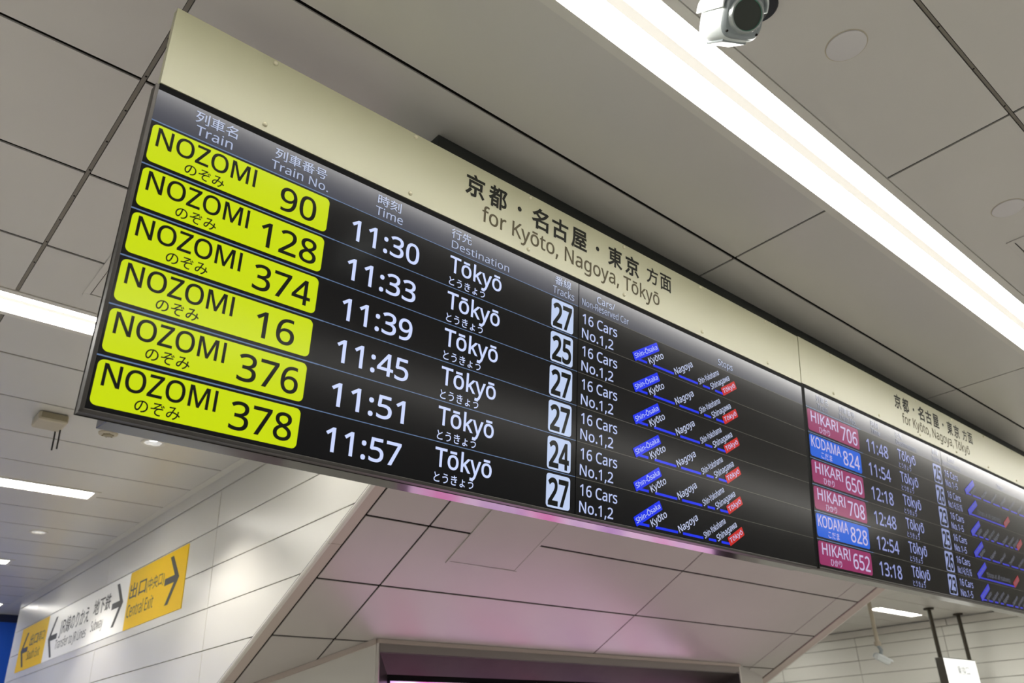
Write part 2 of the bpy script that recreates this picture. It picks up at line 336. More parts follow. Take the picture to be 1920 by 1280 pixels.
a	550	M 282 534 C 346 534 394 520 425 492 C 455 464 471 419 471 358 L 471 0 L 408 0 L 391 75 L 387 75 C 372 56 357 40 341 27 C 325 14 306 5 286 -1 C 265 -7 240 -10 211 -10 C 179 -10 151 -4 126 7 C 101 18 81 35 67 58 C 52 82 45 111 45 146 C 45 198 66 239 107 267 C 148 296 211 311 297 314 L 386 317 L 386 348 C 386 392 377 422 358 439 C 339 456 312 465 277 465 C 250 465 224 461 199 452 L 129 425 L 103 489 C 126 502 153 512 184 521 C 216 530 248 534 282 534 M 308 254 C 242 251 197 241 172 223 C 147 204 134 178 134 145 C 134 116 143 94 161 80 C 179 67 202 60 230 60 C 275 60 312 72 341 97 C 371 121 385 159 385 210 L 385 257
b	603	M 170 564 L 168 501 L 165 456 L 170 456 C 185 478 205 497 231 512 C 258 527 291 534 332 534 C 398 534 450 512 490 466 C 529 421 549 353 549 263 C 549 203 540 152 522 112 C 504 71 479 41 446 21 C 413 0 375 -10 332 -10 C 291 -10 258 -2 231 13 C 205 28 185 46 170 67 L 163 67 L 145 0 L 83 0 L 83 745 L 170 745 M 318 463 C 280 463 251 456 229 442 C 208 428 192 406 183 377 C 174 348 170 311 170 266 L 170 262 C 170 197 180 148 201 113 C 223 79 262 62 320 62 C 367 62 402 79 425 114 C 448 148 460 198 460 264 C 460 330 448 379 425 413 C 402 446 366 463 318 463
c	471	M 294 -10 C 248 -10 206 0 170 19 C 134 38 105 67 85 107 C 64 147 54 198 54 260 C 54 325 65 377 86 418 C 108 458 137 488 174 507 C 211 526 253 535 300 535 C 327 535 353 533 377 527 C 402 521 423 515 438 507 L 412 435 L 357 452 L 298 460 C 263 460 234 452 211 437 C 188 422 171 400 160 371 C 149 341 143 305 143 261 C 143 219 149 183 160 154 C 171 125 188 102 210 87 C 232 72 260 65 293 65 C 322 65 347 68 369 74 L 429 95 L 429 19 C 412 9 392 2 371 -2 C 350 -7 324 -10 294 -10
d	603	M 270 -10 C 204 -10 152 13 113 58 C 74 104 54 172 54 262 C 54 352 74 420 113 466 C 153 512 205 535 271 535 C 298 535 322 532 342 525 C 362 518 380 509 395 497 C 410 485 423 472 433 458 L 439 458 L 436 496 L 433 535 L 433 745 L 520 745 L 520 0 L 450 0 L 437 71 L 433 71 C 423 56 410 42 395 30 C 380 18 362 8 342 1 C 321 -6 297 -10 270 -10 M 283 62 C 339 62 378 77 400 107 C 423 138 434 184 434 245 L 434 261 C 434 326 424 376 402 411 C 380 446 341 464 282 464 C 236 464 201 445 178 408 C 155 371 143 322 143 260 C 143 197 155 148 178 114 C 201 79 236 62 283 62
e	553	M 286 535 C 331 535 370 525 402 506 C 435 486 460 459 477 423 C 494 387 503 346 503 298 L 503 246 L 143 246 C 144 187 160 141 189 110 C 218 79 258 64 311 64 C 344 64 374 67 400 73 L 479 100 L 479 25 C 453 13 426 4 400 -1 C 374 -7 343 -10 307 -10 C 257 -10 213 0 175 21 C 137 41 107 71 86 111 C 65 151 54 201 54 259 C 54 316 64 366 83 407 C 102 448 129 480 164 502 C 199 524 240 535 286 535 M 285 465 C 244 465 212 451 188 425 C 164 399 150 362 145 315 L 413 315 C 413 345 408 371 399 393 C 390 415 376 433 357 446 C 339 458 315 465 285 465
f	337	M 325 459 L 193 459 L 193 0 L 107 0 L 107 459 L 15 459 L 15 499 L 107 528 L 107 559 C 107 604 114 641 127 669 C 140 697 160 717 185 730 C 211 743 242 750 277 750 L 335 745 L 379 732 L 357 665 L 321 675 L 278 679 C 250 679 228 670 214 650 C 200 631 193 601 193 560 L 193 525 L 325 525
g	603	M 270 535 C 304 535 335 529 363 516 C 391 503 415 483 434 456 L 439 456 L 451 525 L 520 525 L 520 -9 C 520 -58 511 -100 494 -134 C 477 -167 451 -193 417 -210 C 382 -227 338 -235 284 -235 C 246 -235 212 -233 180 -227 C 148 -221 120 -213 95 -202 L 95 -123 C 120 -136 149 -146 182 -153 C 216 -160 251 -164 289 -164 C 334 -164 370 -150 396 -124 C 421 -98 434 -61 434 -16 L 434 5 L 435 39 L 437 70 L 433 70 C 415 43 392 23 365 10 C 338 -3 307 -10 271 -10 C 203 -10 150 14 111 62 C 73 109 54 176 54 262 C 54 345 73 412 111 461 C 150 511 202 535 270 535 M 281 463 C 252 463 227 455 206 439 C 186 424 170 401 159 371 C 149 341 143 304 143 261 C 143 196 155 147 179 112 C 203 78 238 61 283 61 C 310 61 333 64 352 71 C 371 78 387 89 399 103 C 411 118 421 137 426 160 C 432 183 435 210 435 241 L 435 262 C 435 309 430 348 419 377 C 408 407 392 428 369 442 C 346 456 317 463 281 463
h	606	M 170 526 L 168 488 L 165 453 L 171 453 C 182 471 196 486 213 498 C 230 510 249 519 270 525 C 291 531 312 534 334 534 C 377 534 412 528 441 514 C 469 501 491 480 505 452 C 519 424 526 387 526 342 L 526 0 L 441 0 L 441 336 C 441 379 432 410 413 431 C 394 452 364 463 324 463 C 284 463 254 455 231 441 C 209 426 193 404 184 376 C 174 348 170 313 170 272 L 170 0 L 83 0 L 83 745 L 170 745
i	253	M 170 525 L 170 0 L 83 0 L 83 525 M 127 723 C 141 723 152 718 162 709 C 172 700 177 687 177 668 C 177 649 172 636 162 626 C 152 617 141 613 127 613 C 113 613 101 617 91 626 C 81 636 76 649 76 668 C 76 687 81 700 91 709 C 101 718 113 723 127 723
j	253	M 22 -235 L -22 -232 L -54 -224 L -54 -154 L -24 -161 L 11 -164 C 32 -164 49 -158 63 -147 C 76 -135 83 -113 83 -81 L 83 525 L 170 525 L 170 -78 C 170 -111 164 -139 154 -163 C 143 -186 127 -204 106 -217 C 84 -229 56 -235 22 -235 M 76 668 C 76 687 81 700 91 709 C 101 718 113 723 127 723 C 141 723 152 718 162 709 C 172 700 177 687 177 668 C 177 649 172 636 162 626 C 152 617 141 613 127 613 C 113 613 101 617 91 626 C 81 636 76 649 76 668
k	524	M 169 356 L 167 315 L 165 271 L 169 271 L 186 293 L 210 323 L 231 348 L 399 525 L 500 525 L 287 301 L 515 0 L 411 0 L 228 245 L 169 193 L 169 0 L 83 0 L 83 745 L 169 745
l	253	M 170 0 L 83 0 L 83 745 L 170 745
m	917	M 660 535 C 719 535 764 520 793 490 C 823 459 837 410 837 342 L 837 0 L 752 0 L 752 338 C 752 379 743 410 726 431 C 709 452 682 463 645 463 C 594 463 558 448 536 419 C 514 389 503 346 503 290 L 503 0 L 418 0 L 418 338 C 418 366 414 389 406 407 C 398 426 386 440 371 449 C 355 458 335 463 310 463 C 275 463 247 455 226 441 C 206 426 192 405 183 376 C 174 348 170 314 170 273 L 170 0 L 83 0 L 83 525 L 153 525 L 166 454 L 171 454 C 182 472 195 487 211 500 C 227 512 245 521 265 526 C 284 532 305 535 325 535 C 366 535 400 528 427 514 C 454 499 474 477 486 447 L 491 447 C 509 477 533 499 563 514 C 594 528 626 535 660 535
n	606	M 336 535 C 399 535 446 520 478 490 C 510 459 526 410 526 342 L 526 0 L 441 0 L 441 336 C 441 379 432 410 413 431 C 394 452 364 463 324 463 C 265 463 225 446 203 414 C 181 381 170 334 170 273 L 170 0 L 83 0 L 83 525 L 153 525 L 166 454 L 171 454 C 182 472 197 487 214 500 C 232 512 251 521 272 526 C 292 532 314 535 336 535
o	593	M 540 264 C 540 220 534 181 523 148 C 512 114 495 85 474 62 C 453 38 427 20 397 8 C 366 -4 332 -10 295 -10 C 260 -10 228 -4 199 8 C 170 20 144 38 123 62 C 101 85 84 114 72 148 C 60 181 54 220 54 264 C 54 322 64 371 83 411 C 103 451 131 482 168 503 C 204 525 248 535 298 535 C 346 535 388 525 424 503 C 460 482 489 451 509 411 C 530 371 540 322 540 264 M 143 264 C 143 223 149 187 159 156 C 170 126 187 103 210 86 C 233 70 262 62 297 62 C 332 62 361 70 384 86 C 407 103 424 126 435 156 C 446 187 451 223 451 264 C 451 306 445 341 434 371 C 423 400 406 423 384 439 C 361 455 332 463 296 463 C 242 463 204 445 179 410 C 155 375 143 326 143 264
p	603	M 333 535 C 398 535 450 513 490 468 C 529 423 549 355 549 264 C 549 204 540 154 522 113 C 504 72 479 42 447 21 C 414 0 376 -10 332 -10 C 306 -10 282 -6 261 1 C 240 8 222 17 207 29 L 170 67 L 164 67 L 168 25 L 170 -20 L 170 -235 L 83 -235 L 83 525 L 154 525 L 166 454 L 170 454 C 180 469 193 483 207 495 C 222 508 240 517 260 525 C 281 532 305 535 333 535 M 318 463 C 282 463 254 456 232 443 C 211 429 195 409 185 382 C 175 356 170 322 170 280 L 170 264 C 170 221 174 184 183 154 C 192 124 208 101 230 85 C 252 70 282 62 320 62 C 352 62 378 71 399 88 C 419 106 434 130 445 160 C 455 191 460 225 460 265 C 460 325 448 373 425 409 C 402 445 366 463 318 463
r	405	M 328 535 L 360 534 L 390 529 L 379 450 L 351 455 L 323 457 C 302 457 283 453 265 444 C 246 436 230 424 216 408 C 201 393 190 375 182 353 C 174 331 170 307 170 280 L 170 0 L 83 0 L 83 525 L 154 525 L 164 429 L 168 429 C 179 449 192 467 208 483 C 224 499 242 512 262 521 C 282 531 304 535 328 535
s	470	M 425 145 C 425 111 417 83 400 60 C 383 37 359 20 327 8 C 296 -4 259 -10 216 -10 C 179 -10 148 -7 121 -1 C 95 5 71 13 51 24 L 51 102 L 127 73 C 157 64 187 60 218 60 C 261 60 293 67 313 81 C 332 95 342 114 342 137 C 342 150 339 162 331 173 C 324 183 311 193 293 204 L 213 239 L 125 278 C 101 292 83 307 70 325 C 57 344 50 367 50 396 C 50 441 68 475 104 499 C 141 523 188 535 247 535 C 279 535 309 532 337 526 C 365 520 391 511 415 500 L 385 431 L 316 455 C 292 461 267 465 241 465 C 206 465 179 459 160 448 C 142 436 132 421 132 401 C 132 387 137 374 145 364 C 154 354 168 344 188 335 L 268 301 L 353 263 C 376 250 394 234 407 215 C 419 197 425 173 425 145
t	354	M 259 61 L 299 64 L 332 72 L 332 6 L 293 -5 L 244 -10 C 217 -10 191 -5 168 4 C 145 14 126 30 112 54 C 97 77 90 110 90 153 L 90 459 L 16 459 L 16 500 L 91 534 L 125 646 L 176 646 L 176 525 L 328 525 L 328 459 L 176 459 L 176 155 C 176 123 184 99 200 84 C 215 68 235 61 259 61
u	606	M 523 525 L 523 0 L 452 0 L 439 70 L 435 70 C 424 51 410 36 392 25 C 375 13 355 4 334 -1 C 313 -7 292 -10 269 -10 C 227 -10 192 -3 163 10 C 135 24 113 44 99 73 C 85 101 77 137 77 181 L 77 525 L 165 525 L 165 187 C 165 145 174 114 193 93 C 212 72 242 62 281 62 C 321 62 351 69 374 84 C 397 99 413 120 422 149 C 432 177 436 211 436 252 L 436 525
v	498	M 199 0 L 0 525 L 92 525 L 204 216 L 221 168 L 236 117 L 246 76 L 250 76 L 261 118 L 278 169 L 294 216 L 406 525 L 498 525 L 298 0
w	771	M 423 297 L 411 338 L 400 376 L 392 410 L 386 436 L 382 436 L 377 410 L 369 375 L 359 337 L 347 296 L 253 1 L 155 1 L 11 526 L 100 526 L 173 246 L 187 189 L 200 134 L 207 89 L 211 89 L 218 119 L 226 156 L 236 195 L 246 230 L 339 526 L 433 526 L 524 230 L 538 182 L 551 133 L 559 90 L 563 90 L 570 132 L 583 187 L 598 246 L 672 526 L 760 526 L 614 1 L 513 1
x	519	M 208 269 L 26 525 L 125 525 L 260 327 L 394 525 L 491 525 L 310 269 L 501 0 L 403 0 L 260 210 L 115 0 L 18 0
y	500	M 1 525 L 93 525 L 207 226 L 225 175 L 240 128 L 251 83 L 255 83 L 274 148 L 300 227 L 407 525 L 500 525 L 274 -73 C 261 -105 247 -134 230 -158 C 213 -183 193 -202 169 -215 C 145 -229 116 -235 82 -235 L 41 -233 L 11 -227 L 11 -159 L 37 -163 L 69 -165 C 89 -165 106 -161 121 -153 C 136 -146 148 -135 159 -121 C 169 -107 178 -91 185 -72 L 213 -2
Ō	766	M 706 351 C 706 297 699 248 685 203 C 672 159 651 121 624 89 C 597 57 563 33 523 16 C 483 -1 436 -10 383 -10 C 328 -10 281 -1 240 16 C 200 33 166 58 139 90 C 112 121 92 159 79 204 C 66 248 60 298 60 352 C 60 424 72 487 95 540 C 119 594 154 636 202 666 C 250 696 311 711 384 711 C 454 711 513 696 561 666 C 608 636 645 595 669 541 C 694 487 706 424 706 351 M 153 351 C 153 292 161 242 177 199 C 194 157 219 124 253 101 C 288 78 331 67 383 67 C 436 67 480 78 513 101 C 547 124 572 157 588 199 C 605 242 613 292 613 351 C 613 439 594 508 558 558 C 521 608 463 633 384 633 C 331 633 288 622 253 600 C 219 577 194 545 177 502 C 161 460 153 410 153 351 M 528 838 L 528 769 L 237 769 L 237 838
ō	593	M 540 264 C 540 220 534 181 523 148 C 512 114 495 85 474 62 C 453 38 427 20 397 8 C 366 -4 332 -10 295 -10 C 260 -10 228 -4 199 8 C 170 20 144 38 123 62 C 101 85 84 114 72 148 C 60 181 54 220 54 264 C 54 322 64 371 83 411 C 103 451 131 482 168 503 C 204 525 248 535 298 535 C 346 535 388 525 424 503 C 460 482 489 451 509 411 C 530 371 540 322 540 264 M 143 264 C 143 223 149 187 159 156 C 170 126 187 103 210 86 C 233 70 262 62 297 62 C 332 62 361 70 384 86 C 407 103 424 126 435 156 C 446 187 451 223 451 264 C 451 306 445 341 434 371 C 423 400 406 423 384 439 C 361 455 332 463 296 463 C 242 463 204 445 179 410 C 155 375 143 326 143 264 M 442 664 L 442 594 L 151 594 L 151 664
う	1000	M 720 333 C 720 154 549 58 306 28 L 351 -48 C 610 -9 805 113 805 330 C 805 473 699 552 557 552 C 442 552 328 520 258 504 L 166 489 L 192 396 L 276 427 C 335 444 433 477 549 477 C 652 477 720 417 720 333 M 300 783 L 287 707 C 400 687 602 667 713 660 L 725 737 C 627 738 410 758 300 783
え	1000	M 312 789 L 299 716 L 696 662 L 707 736 C 612 742 421 765 312 789 M 727 503 L 679 557 L 631 546 L 266 520 L 181 522 L 188 434 L 269 444 L 577 468 L 166 56 L 116 11 L 192 -42 C 248 30 357 145 395 181 C 418 203 441 217 469 217 C 496 217 519 199 530 164 L 564 46 C 585 -20 635 -39 715 -39 L 903 -24 L 908 60 C 861 48 785 40 719 40 C 668 40 644 56 632 94 L 599 206 C 585 247 562 274 523 278 L 484 280 L 672 458
か	1000	M 782 674 L 709 641 C 780 558 858 382 887 279 L 965 316 C 931 409 844 593 782 674 M 78 561 L 86 474 L 176 486 L 303 500 C 269 366 194 138 92 1 L 174 -31 C 279 138 347 364 384 508 L 492 515 C 555 515 598 498 598 406 C 598 298 582 168 550 100 C 530 57 500 49 463 49 C 435 49 382 56 340 69 L 353 -14 L 471 -29 C 536 -29 583 -11 617 55 C 659 138 675 297 675 416 C 675 551 602 585 513 585 L 400 578 L 426 721 L 438 780 L 345 790 C 345 722 335 644 319 572 L 167 561
き	1000	M 305 265 L 227 281 C 205 237 188 195 188 138 C 189 10 299 -48 495 -48 C 580 -48 659 -42 729 -31 L 732 49 C 660 34 587 28 494 28 C 337 28 263 69 263 152 C 263 196 281 230 305 265 M 502 698 L 509 673 C 413 668 299 671 179 685 L 184 612 C 309 601 432 599 528 605 L 555 527 L 575 475 C 462 465 310 464 160 480 L 164 405 C 318 394 482 396 604 407 L 682 263 L 532 280 L 525 219 C 594 211 688 202 744 187 L 785 248 L 748 291 L 678 415 L 859 451 L 847 526 C 800 511 730 493 647 483 L 624 543 L 602 612 L 799 652 L 788 724 C 724 703 654 688 583 679 L 559 798 L 474 787
こ	1000	M 235 702 L 235 620 L 499 609 L 769 621 L 769 703 L 499 689 M 275 299 L 194 307 C 185 266 173 219 173 168 C 173 42 291 -25 494 -25 C 636 -25 763 -10 835 10 L 834 96 C 759 71 630 56 492 56 C 332 56 254 109 254 185 C 254 222 262 259 275 299
ぞ	1000	M 232 747 L 236 665 L 312 672 L 575 687 C 511 631 353 492 244 417 L 72 397 L 79 322 L 439 366 C 388 335 323 262 323 177 C 323 23 456 -53 700 -43 L 716 39 C 681 36 632 33 573 41 C 482 54 400 88 400 189 C 400 283 496 364 593 379 C 653 388 749 389 847 384 L 847 458 C 703 458 523 445 371 428 L 670 674 L 724 712 L 673 769 L 619 759 L 311 744 M 728 643 L 677 621 L 752 492 L 803 516 M 833 683 L 783 660 L 861 533 L 912 558
だ	1000	M 507 468 L 507 393 L 693 404 L 861 392 L 863 468 L 690 477 M 528 225 L 453 232 L 438 114 C 438 15 524 -34 682 -34 L 875 -19 L 878 62 C 817 49 748 42 683 42 C 540 42 514 88 514 135 M 755 742 L 702 719 L 783 580 L 837 604 M 865 783 L 813 760 L 896 621 L 950 645 M 191 606 L 71 613 L 74 535 L 190 531 L 282 534 L 256 427 C 219 286 148 83 88 -20 L 176 -50 C 228 59 293 267 332 408 L 364 542 L 572 576 L 572 654 L 380 619 L 395 693 L 413 772 L 317 780 L 314 698 L 299 611
と	1000	M 308 778 L 229 745 C 275 636 328 519 374 437 C 267 362 201 281 201 178 C 201 28 337 -28 525 -28 C 650 -28 765 -16 841 -3 L 841 86 C 763 66 630 52 521 52 C 363 52 284 104 284 187 C 284 263 341 328 433 389 C 531 454 669 520 737 555 L 814 597 L 770 668 L 699 621 L 442 481 C 398 560 348 668 308 778
の	1000	M 476 642 C 465 550 445 455 420 372 C 369 203 316 136 269 136 C 224 136 166 192 166 318 C 166 454 284 618 476 642 M 559 644 C 729 629 826 504 826 353 C 826 180 700 84 572 56 L 486 43 L 533 -31 C 770 0 908 140 908 350 C 908 553 759 718 525 718 C 281 718 88 528 88 311 C 88 146 177 44 266 44 C 359 44 437 149 499 355 C 527 448 546 550 559 644
ひ	1000	M 109 686 L 115 602 L 171 610 L 341 633 C 252 534 154 390 154 203 C 154 38 269 -50 426 -50 C 703 -50 779 190 758 443 C 796 367 840 302 894 245 L 946 316 C 798 448 755 618 734 739 L 655 717 L 678 643 C 743 272 658 31 428 31 C 326 31 233 79 233 220 C 233 425 385 601 449 647 L 502 665 L 479 736 C 420 714 251 691 162 686
ま	1000	M 500 178 L 501 111 C 501 42 452 24 395 24 C 296 24 256 59 256 105 C 256 151 308 188 403 188 M 185 473 L 186 398 L 436 384 L 493 384 L 497 248 L 413 254 C 269 254 182 192 182 101 C 182 5 260 -46 404 -46 C 534 -46 580 24 580 94 L 578 156 C 678 120 761 59 820 5 L 866 76 C 809 123 707 196 574 232 L 567 386 L 844 409 L 845 484 L 566 457 L 566 469 L 566 597 L 836 620 L 837 693 L 566 666 L 567 727 L 573 794 L 488 794 L 492 734 L 492 663 L 446 663 C 379 663 255 673 190 685 L 191 611 L 447 594 L 491 594 L 491 469 L 491 454 L 437 454 C 371 454 257 461 185 473
み	1000	M 848 514 L 767 523 L 767 431 L 758 356 C 678 394 585 426 484 437 C 526 530 569 633 598 677 L 624 710 L 574 751 L 524 740 L 298 730 L 223 733 L 227 652 L 301 658 L 509 668 L 405 440 C 208 435 72 322 72 175 C 72 91 128 38 202 38 C 254 38 293 55 328 107 C 366 163 415 281 454 369 C 558 360 656 324 740 277 C 708 169 636 62 478 -5 L 544 -60 C 689 12 766 107 807 237 L 911 158 L 948 244 L 827 321 M 374 370 C 339 292 302 198 265 152 C 244 126 228 117 205 117 C 173 117 145 141 145 185 C 145 271 228 359 374 370
ょ	1000	M 466 138 L 467 83 C 467 35 438 5 384 5 C 307 5 262 34 262 73 C 262 119 316 145 396 145 M 537 621 L 450 621 L 457 538 L 457 379 L 463 203 L 404 207 C 267 207 191 154 191 70 C 191 -18 274 -64 392 -64 C 502 -64 543 -6 543 59 L 541 116 C 625 84 698 29 750 -24 L 792 46 C 734 99 646 159 538 188 L 531 374 L 531 400 L 781 414 L 780 484 L 531 468 L 531 539
り	1000	M 339 789 L 251 792 L 243 706 C 231 625 212 478 212 383 L 223 224 L 300 230 L 298 353 C 310 484 426 666 551 666 C 656 666 710 552 710 394 C 710 143 540 54 323 22 L 370 -50 C 618 -5 792 117 792 395 C 792 605 697 738 564 738 C 437 738 333 613 292 511 C 298 581 318 716 339 789
・	1000	M 500 486 C 441 486 394 439 394 380 C 394 321 441 274 500 274 C 559 274 606 321 606 380 C 606 439 559 486 500 486
下	1000	M 55 766 L 55 691 L 441 691 L 441 -79 L 520 -79 L 520 451 C 635 389 769 306 839 250 L 892 318 C 812 379 653 469 534 527 L 520 511 L 520 691 L 946 691 L 946 766
中	1000	M 458 840 L 458 661 L 96 661 L 96 186 L 171 186 L 171 248 L 458 248 L 458 -79 L 537 -79 L 537 248 L 825 248 L 825 191 L 902 191 L 902 661 L 537 661 L 537 840 M 171 322 L 171 588 L 458 588 L 458 322 M 825 322 L 537 322 L 537 588 L 825 588
乗	1000	M 460 380 L 460 267 L 316 267 L 316 380 M 460 446 L 316 446 L 316 556 L 460 556 M 535 380 L 684 380 L 684 267 L 535 267 M 535 446 L 535 556 L 684 556 L 684 446 M 808 826 C 649 789 357 766 116 758 L 133 694 L 460 711 L 460 622 L 110 622 L 110 556 L 243 556 L 243 446 L 57 446 L 57 380 L 243 380 L 243 267 L 98 267 L 98 201 L 402 201 C 312 118 168 45 40 8 L 92 -55 C 220 -11 363 70 460 164 L 460 -80 L 535 -80 L 535 164 C 633 67 776 -16 906 -60 L 960 7 C 829 44 686 117 594 201 L 911 201 L 911 267 L 757 267 L 757 380 L 945 380 L 945 446 L 757 446 L 757 556 L 898 556 L 898 622 L 535 622 L 535 718 C 656 729 770 745 859 765
京	1000	M 262 495 L 743 495 L 743 334 L 262 334 M 685 167 C 751 100 832 5 869 -52 L 934 -8 C 894 49 811 139 746 205 M 235 204 C 196 136 119 52 52 -2 L 107 -49 C 178 10 257 99 308 177 M 415 824 L 476 716 L 65 716 L 65 642 L 937 642 L 937 716 L 564 716 L 487 848 M 188 561 L 188 267 L 464 267 L 464 8 C 464 -6 460 -11 441 -11 L 292 -10 L 318 -81 C 406 -82 463 -81 498 -70 C 533 -59 543 -38 543 7 L 543 267 L 822 267 L 822 561
先	1000	M 462 840 L 462 684 L 285 684 L 322 801 L 246 817 C 221 712 171 579 102 494 L 167 459 C 201 501 231 555 256 612 L 462 612 L 462 410 L 61 410 L 61 337 L 322 337 C 305 172 260 44 47 -22 L 95 -85 C 323 -6 379 141 400 337 L 591 337 L 591 43 C 591 -40 613 -64 703 -64 L 844 -64 C 925 -64 946 -25 954 127 L 885 158 C 881 28 875 8 838 8 L 711 8 C 673 8 666 13 666 43 L 666 337 L 940 337 L 940 410 L 538 410 L 538 612 L 868 612 L 868 684 L 538 684 L 538 840
出	1000	M 104 341 L 104 -21 L 814 -21 L 814 -78 L 895 -78 L 895 341 L 814 341 L 814 54 L 539 54 L 539 404 L 855 404 L 855 750 L 774 750 L 774 477 L 539 477 L 539 839 L 457 839 L 457 477 L 228 477 L 228 749 L 150 749 L 150 404 L 457 404 L 457 54 L 187 54 L 187 341
列	1000	M 642 724 L 642 164 L 716 164 L 716 724 M 848 835 L 848 17 C 848 1 842 -3 826 -4 L 703 -3 L 728 -76 C 805 -76 853 -75 882 -63 C 912 -51 924 -29 924 18 L 924 835 M 181 302 L 333 181 C 265 85 178 17 79 -22 L 124 -85 C 336 10 491 205 541 552 L 495 566 L 482 563 L 257 563 L 299 714 L 571 714 L 571 786 L 61 786 L 61 714 L 224 714 C 189 561 133 419 53 326 L 111 276 C 158 335 198 409 232 494 L 459 494 C 440 400 411 317 373 247 L 224 357
刻	1000	M 851 828 L 851 17 C 851 0 844 -5 827 -6 L 691 -5 L 716 -77 C 802 -77 852 -76 882 -64 C 913 -52 925 -31 925 17 L 925 828 M 672 725 L 672 167 L 743 167 L 743 725 M 460 578 L 400 480 L 196 472 C 246 523 295 585 338 647 L 600 647 L 600 716 L 393 716 C 383 752 355 806 327 845 L 258 826 L 312 716 L 54 716 L 54 647 L 251 647 C 208 581 158 522 140 504 C 118 482 100 466 82 463 L 106 393 C 124 401 155 405 347 416 C 269 328 171 256 66 206 L 113 146 C 281 236 436 378 528 556 M 526 388 C 427 211 252 68 59 -15 L 107 -78 C 211 -27 312 41 401 122 L 556 -35 L 611 15 L 449 169 C 505 227 554 291 594 361
南	1000	M 317 460 C 342 423 368 373 377 339 L 440 361 C 429 394 403 444 376 479 M 458 840 L 458 740 L 60 740 L 60 669 L 458 669 L 458 563 L 114 563 L 114 -79 L 190 -79 L 190 494 L 812 494 L 812 8 C 812 -8 807 -13 789 -14 L 647 -13 L 673 -80 C 755 -80 812 -79 845 -68 C 878 -57 888 -37 888 8 L 888 563 L 541 563 L 541 669 L 941 669 L 941 740 L 541 740 L 541 840 M 622 481 L 553 338 L 266 338 L 266 277 L 461 277 L 461 176 L 245 176 L 245 113 L 461 113 L 461 -61 L 533 -61 L 533 113 L 758 113 L 758 176 L 533 176 L 533 277 L 740 277 L 740 338 L 618 338 L 687 461
口	1000	M 127 735 L 127 -55 L 205 -55 L 205 30 L 796 30 L 796 -51 L 876 -51 L 876 735 M 205 107 L 205 660 L 796 660 L 796 107
古	1000	M 162 370 L 162 -81 L 239 -81 L 239 -28 L 761 -28 L 761 -77 L 841 -77 L 841 370 L 540 370 L 540 586 L 949 586 L 949 659 L 540 659 L 540 840 L 459 840 L 459 659 L 54 659 L 54 586 L 459 586 L 459 370 M 239 44 L 239 298 L 761 298 L 761 44
号	1000	M 260 732 L 736 732 L 736 596 L 260 596 M 185 799 L 185 530 L 815 530 L 815 799 M 63 440 L 63 371 L 269 371 L 203 191 L 727 191 C 708 75 690 17 663 -1 L 615 -10 L 444 -2 C 458 -23 468 -52 470 -74 L 639 -77 C 678 -76 702 -70 726 -50 C 763 -18 788 57 812 225 L 816 259 L 315 259 L 352 371 L 933 371 L 933 440
名	1000	M 263 529 L 417 406 C 300 344 171 299 47 273 L 86 204 L 252 253 L 252 -79 L 327 -79 L 327 -27 L 773 -27 L 773 -79 L 849 -79 L 849 340 L 451 340 C 617 429 762 553 844 713 L 794 744 L 781 740 L 427 740 L 492 826 L 406 843 C 347 747 233 636 69 559 L 122 501 C 217 550 296 609 361 671 L 733 671 C 674 583 587 508 487 445 L 321 572 M 773 42 L 327 42 L 327 271 L 773 271
地	1000	M 429 747 L 429 473 L 321 428 L 349 361 L 429 395 L 429 79 C 429 -30 462 -57 577 -57 L 824 -57 C 928 -57 953 -13 964 125 L 897 153 C 890 38 880 11 821 11 L 580 11 C 513 11 501 22 501 77 L 501 426 L 635 483 L 635 143 L 706 143 L 706 513 L 846 573 L 839 277 C 834 254 825 250 809 250 L 742 252 L 760 186 L 854 194 C 884 201 902 219 909 260 C 916 299 918 449 918 637 L 922 651 L 869 671 L 855 660 L 840 646 L 706 590 L 706 840 L 635 840 L 635 560 L 501 504 L 501 747 M 33 154 L 63 79 L 372 219 L 355 286 L 241 238 L 241 528 L 359 528 L 359 599 L 241 599 L 241 828 L 170 828 L 170 599 L 42 599 L 42 528 L 170 528 L 170 208
央	1000	M 457 840 L 457 701 L 162 701 L 162 370 L 52 370 L 52 297 L 425 297 C 381 173 277 60 43 -16 L 85 -81 C 344 5 455 135 502 278 C 578 93 713 -26 923 -78 L 972 -10 C 771 31 640 137 570 297 L 949 297 L 949 370 L 846 370 L 846 701 L 533 701 L 533 840 M 237 370 L 237 628 L 457 628 L 457 520 L 445 370 M 768 370 L 523 370 L 533 519 L 533 628 L 768 628
屋	1000	M 216 726 L 810 726 L 810 627 L 216 627 M 141 789 L 141 510 C 141 347 132 120 34 -42 L 101 -80 C 202 88 216 337 216 510 L 216 564 L 885 564 L 885 789 M 283 244 C 304 252 335 256 528 269 L 528 181 L 268 181 L 268 119 L 528 119 L 528 10 L 192 10 L 192 -51 L 947 -51 L 947 10 L 601 10 L 601 119 L 870 119 L 870 181 L 601 181 L 601 274 L 786 285 L 850 220 L 909 260 C 865 310 777 382 705 431 L 917 431 L 917 493 L 222 493 L 222 431 L 414 431 L 316 343 L 260 313 M 649 398 L 723 341 L 389 323 L 509 431 L 702 431
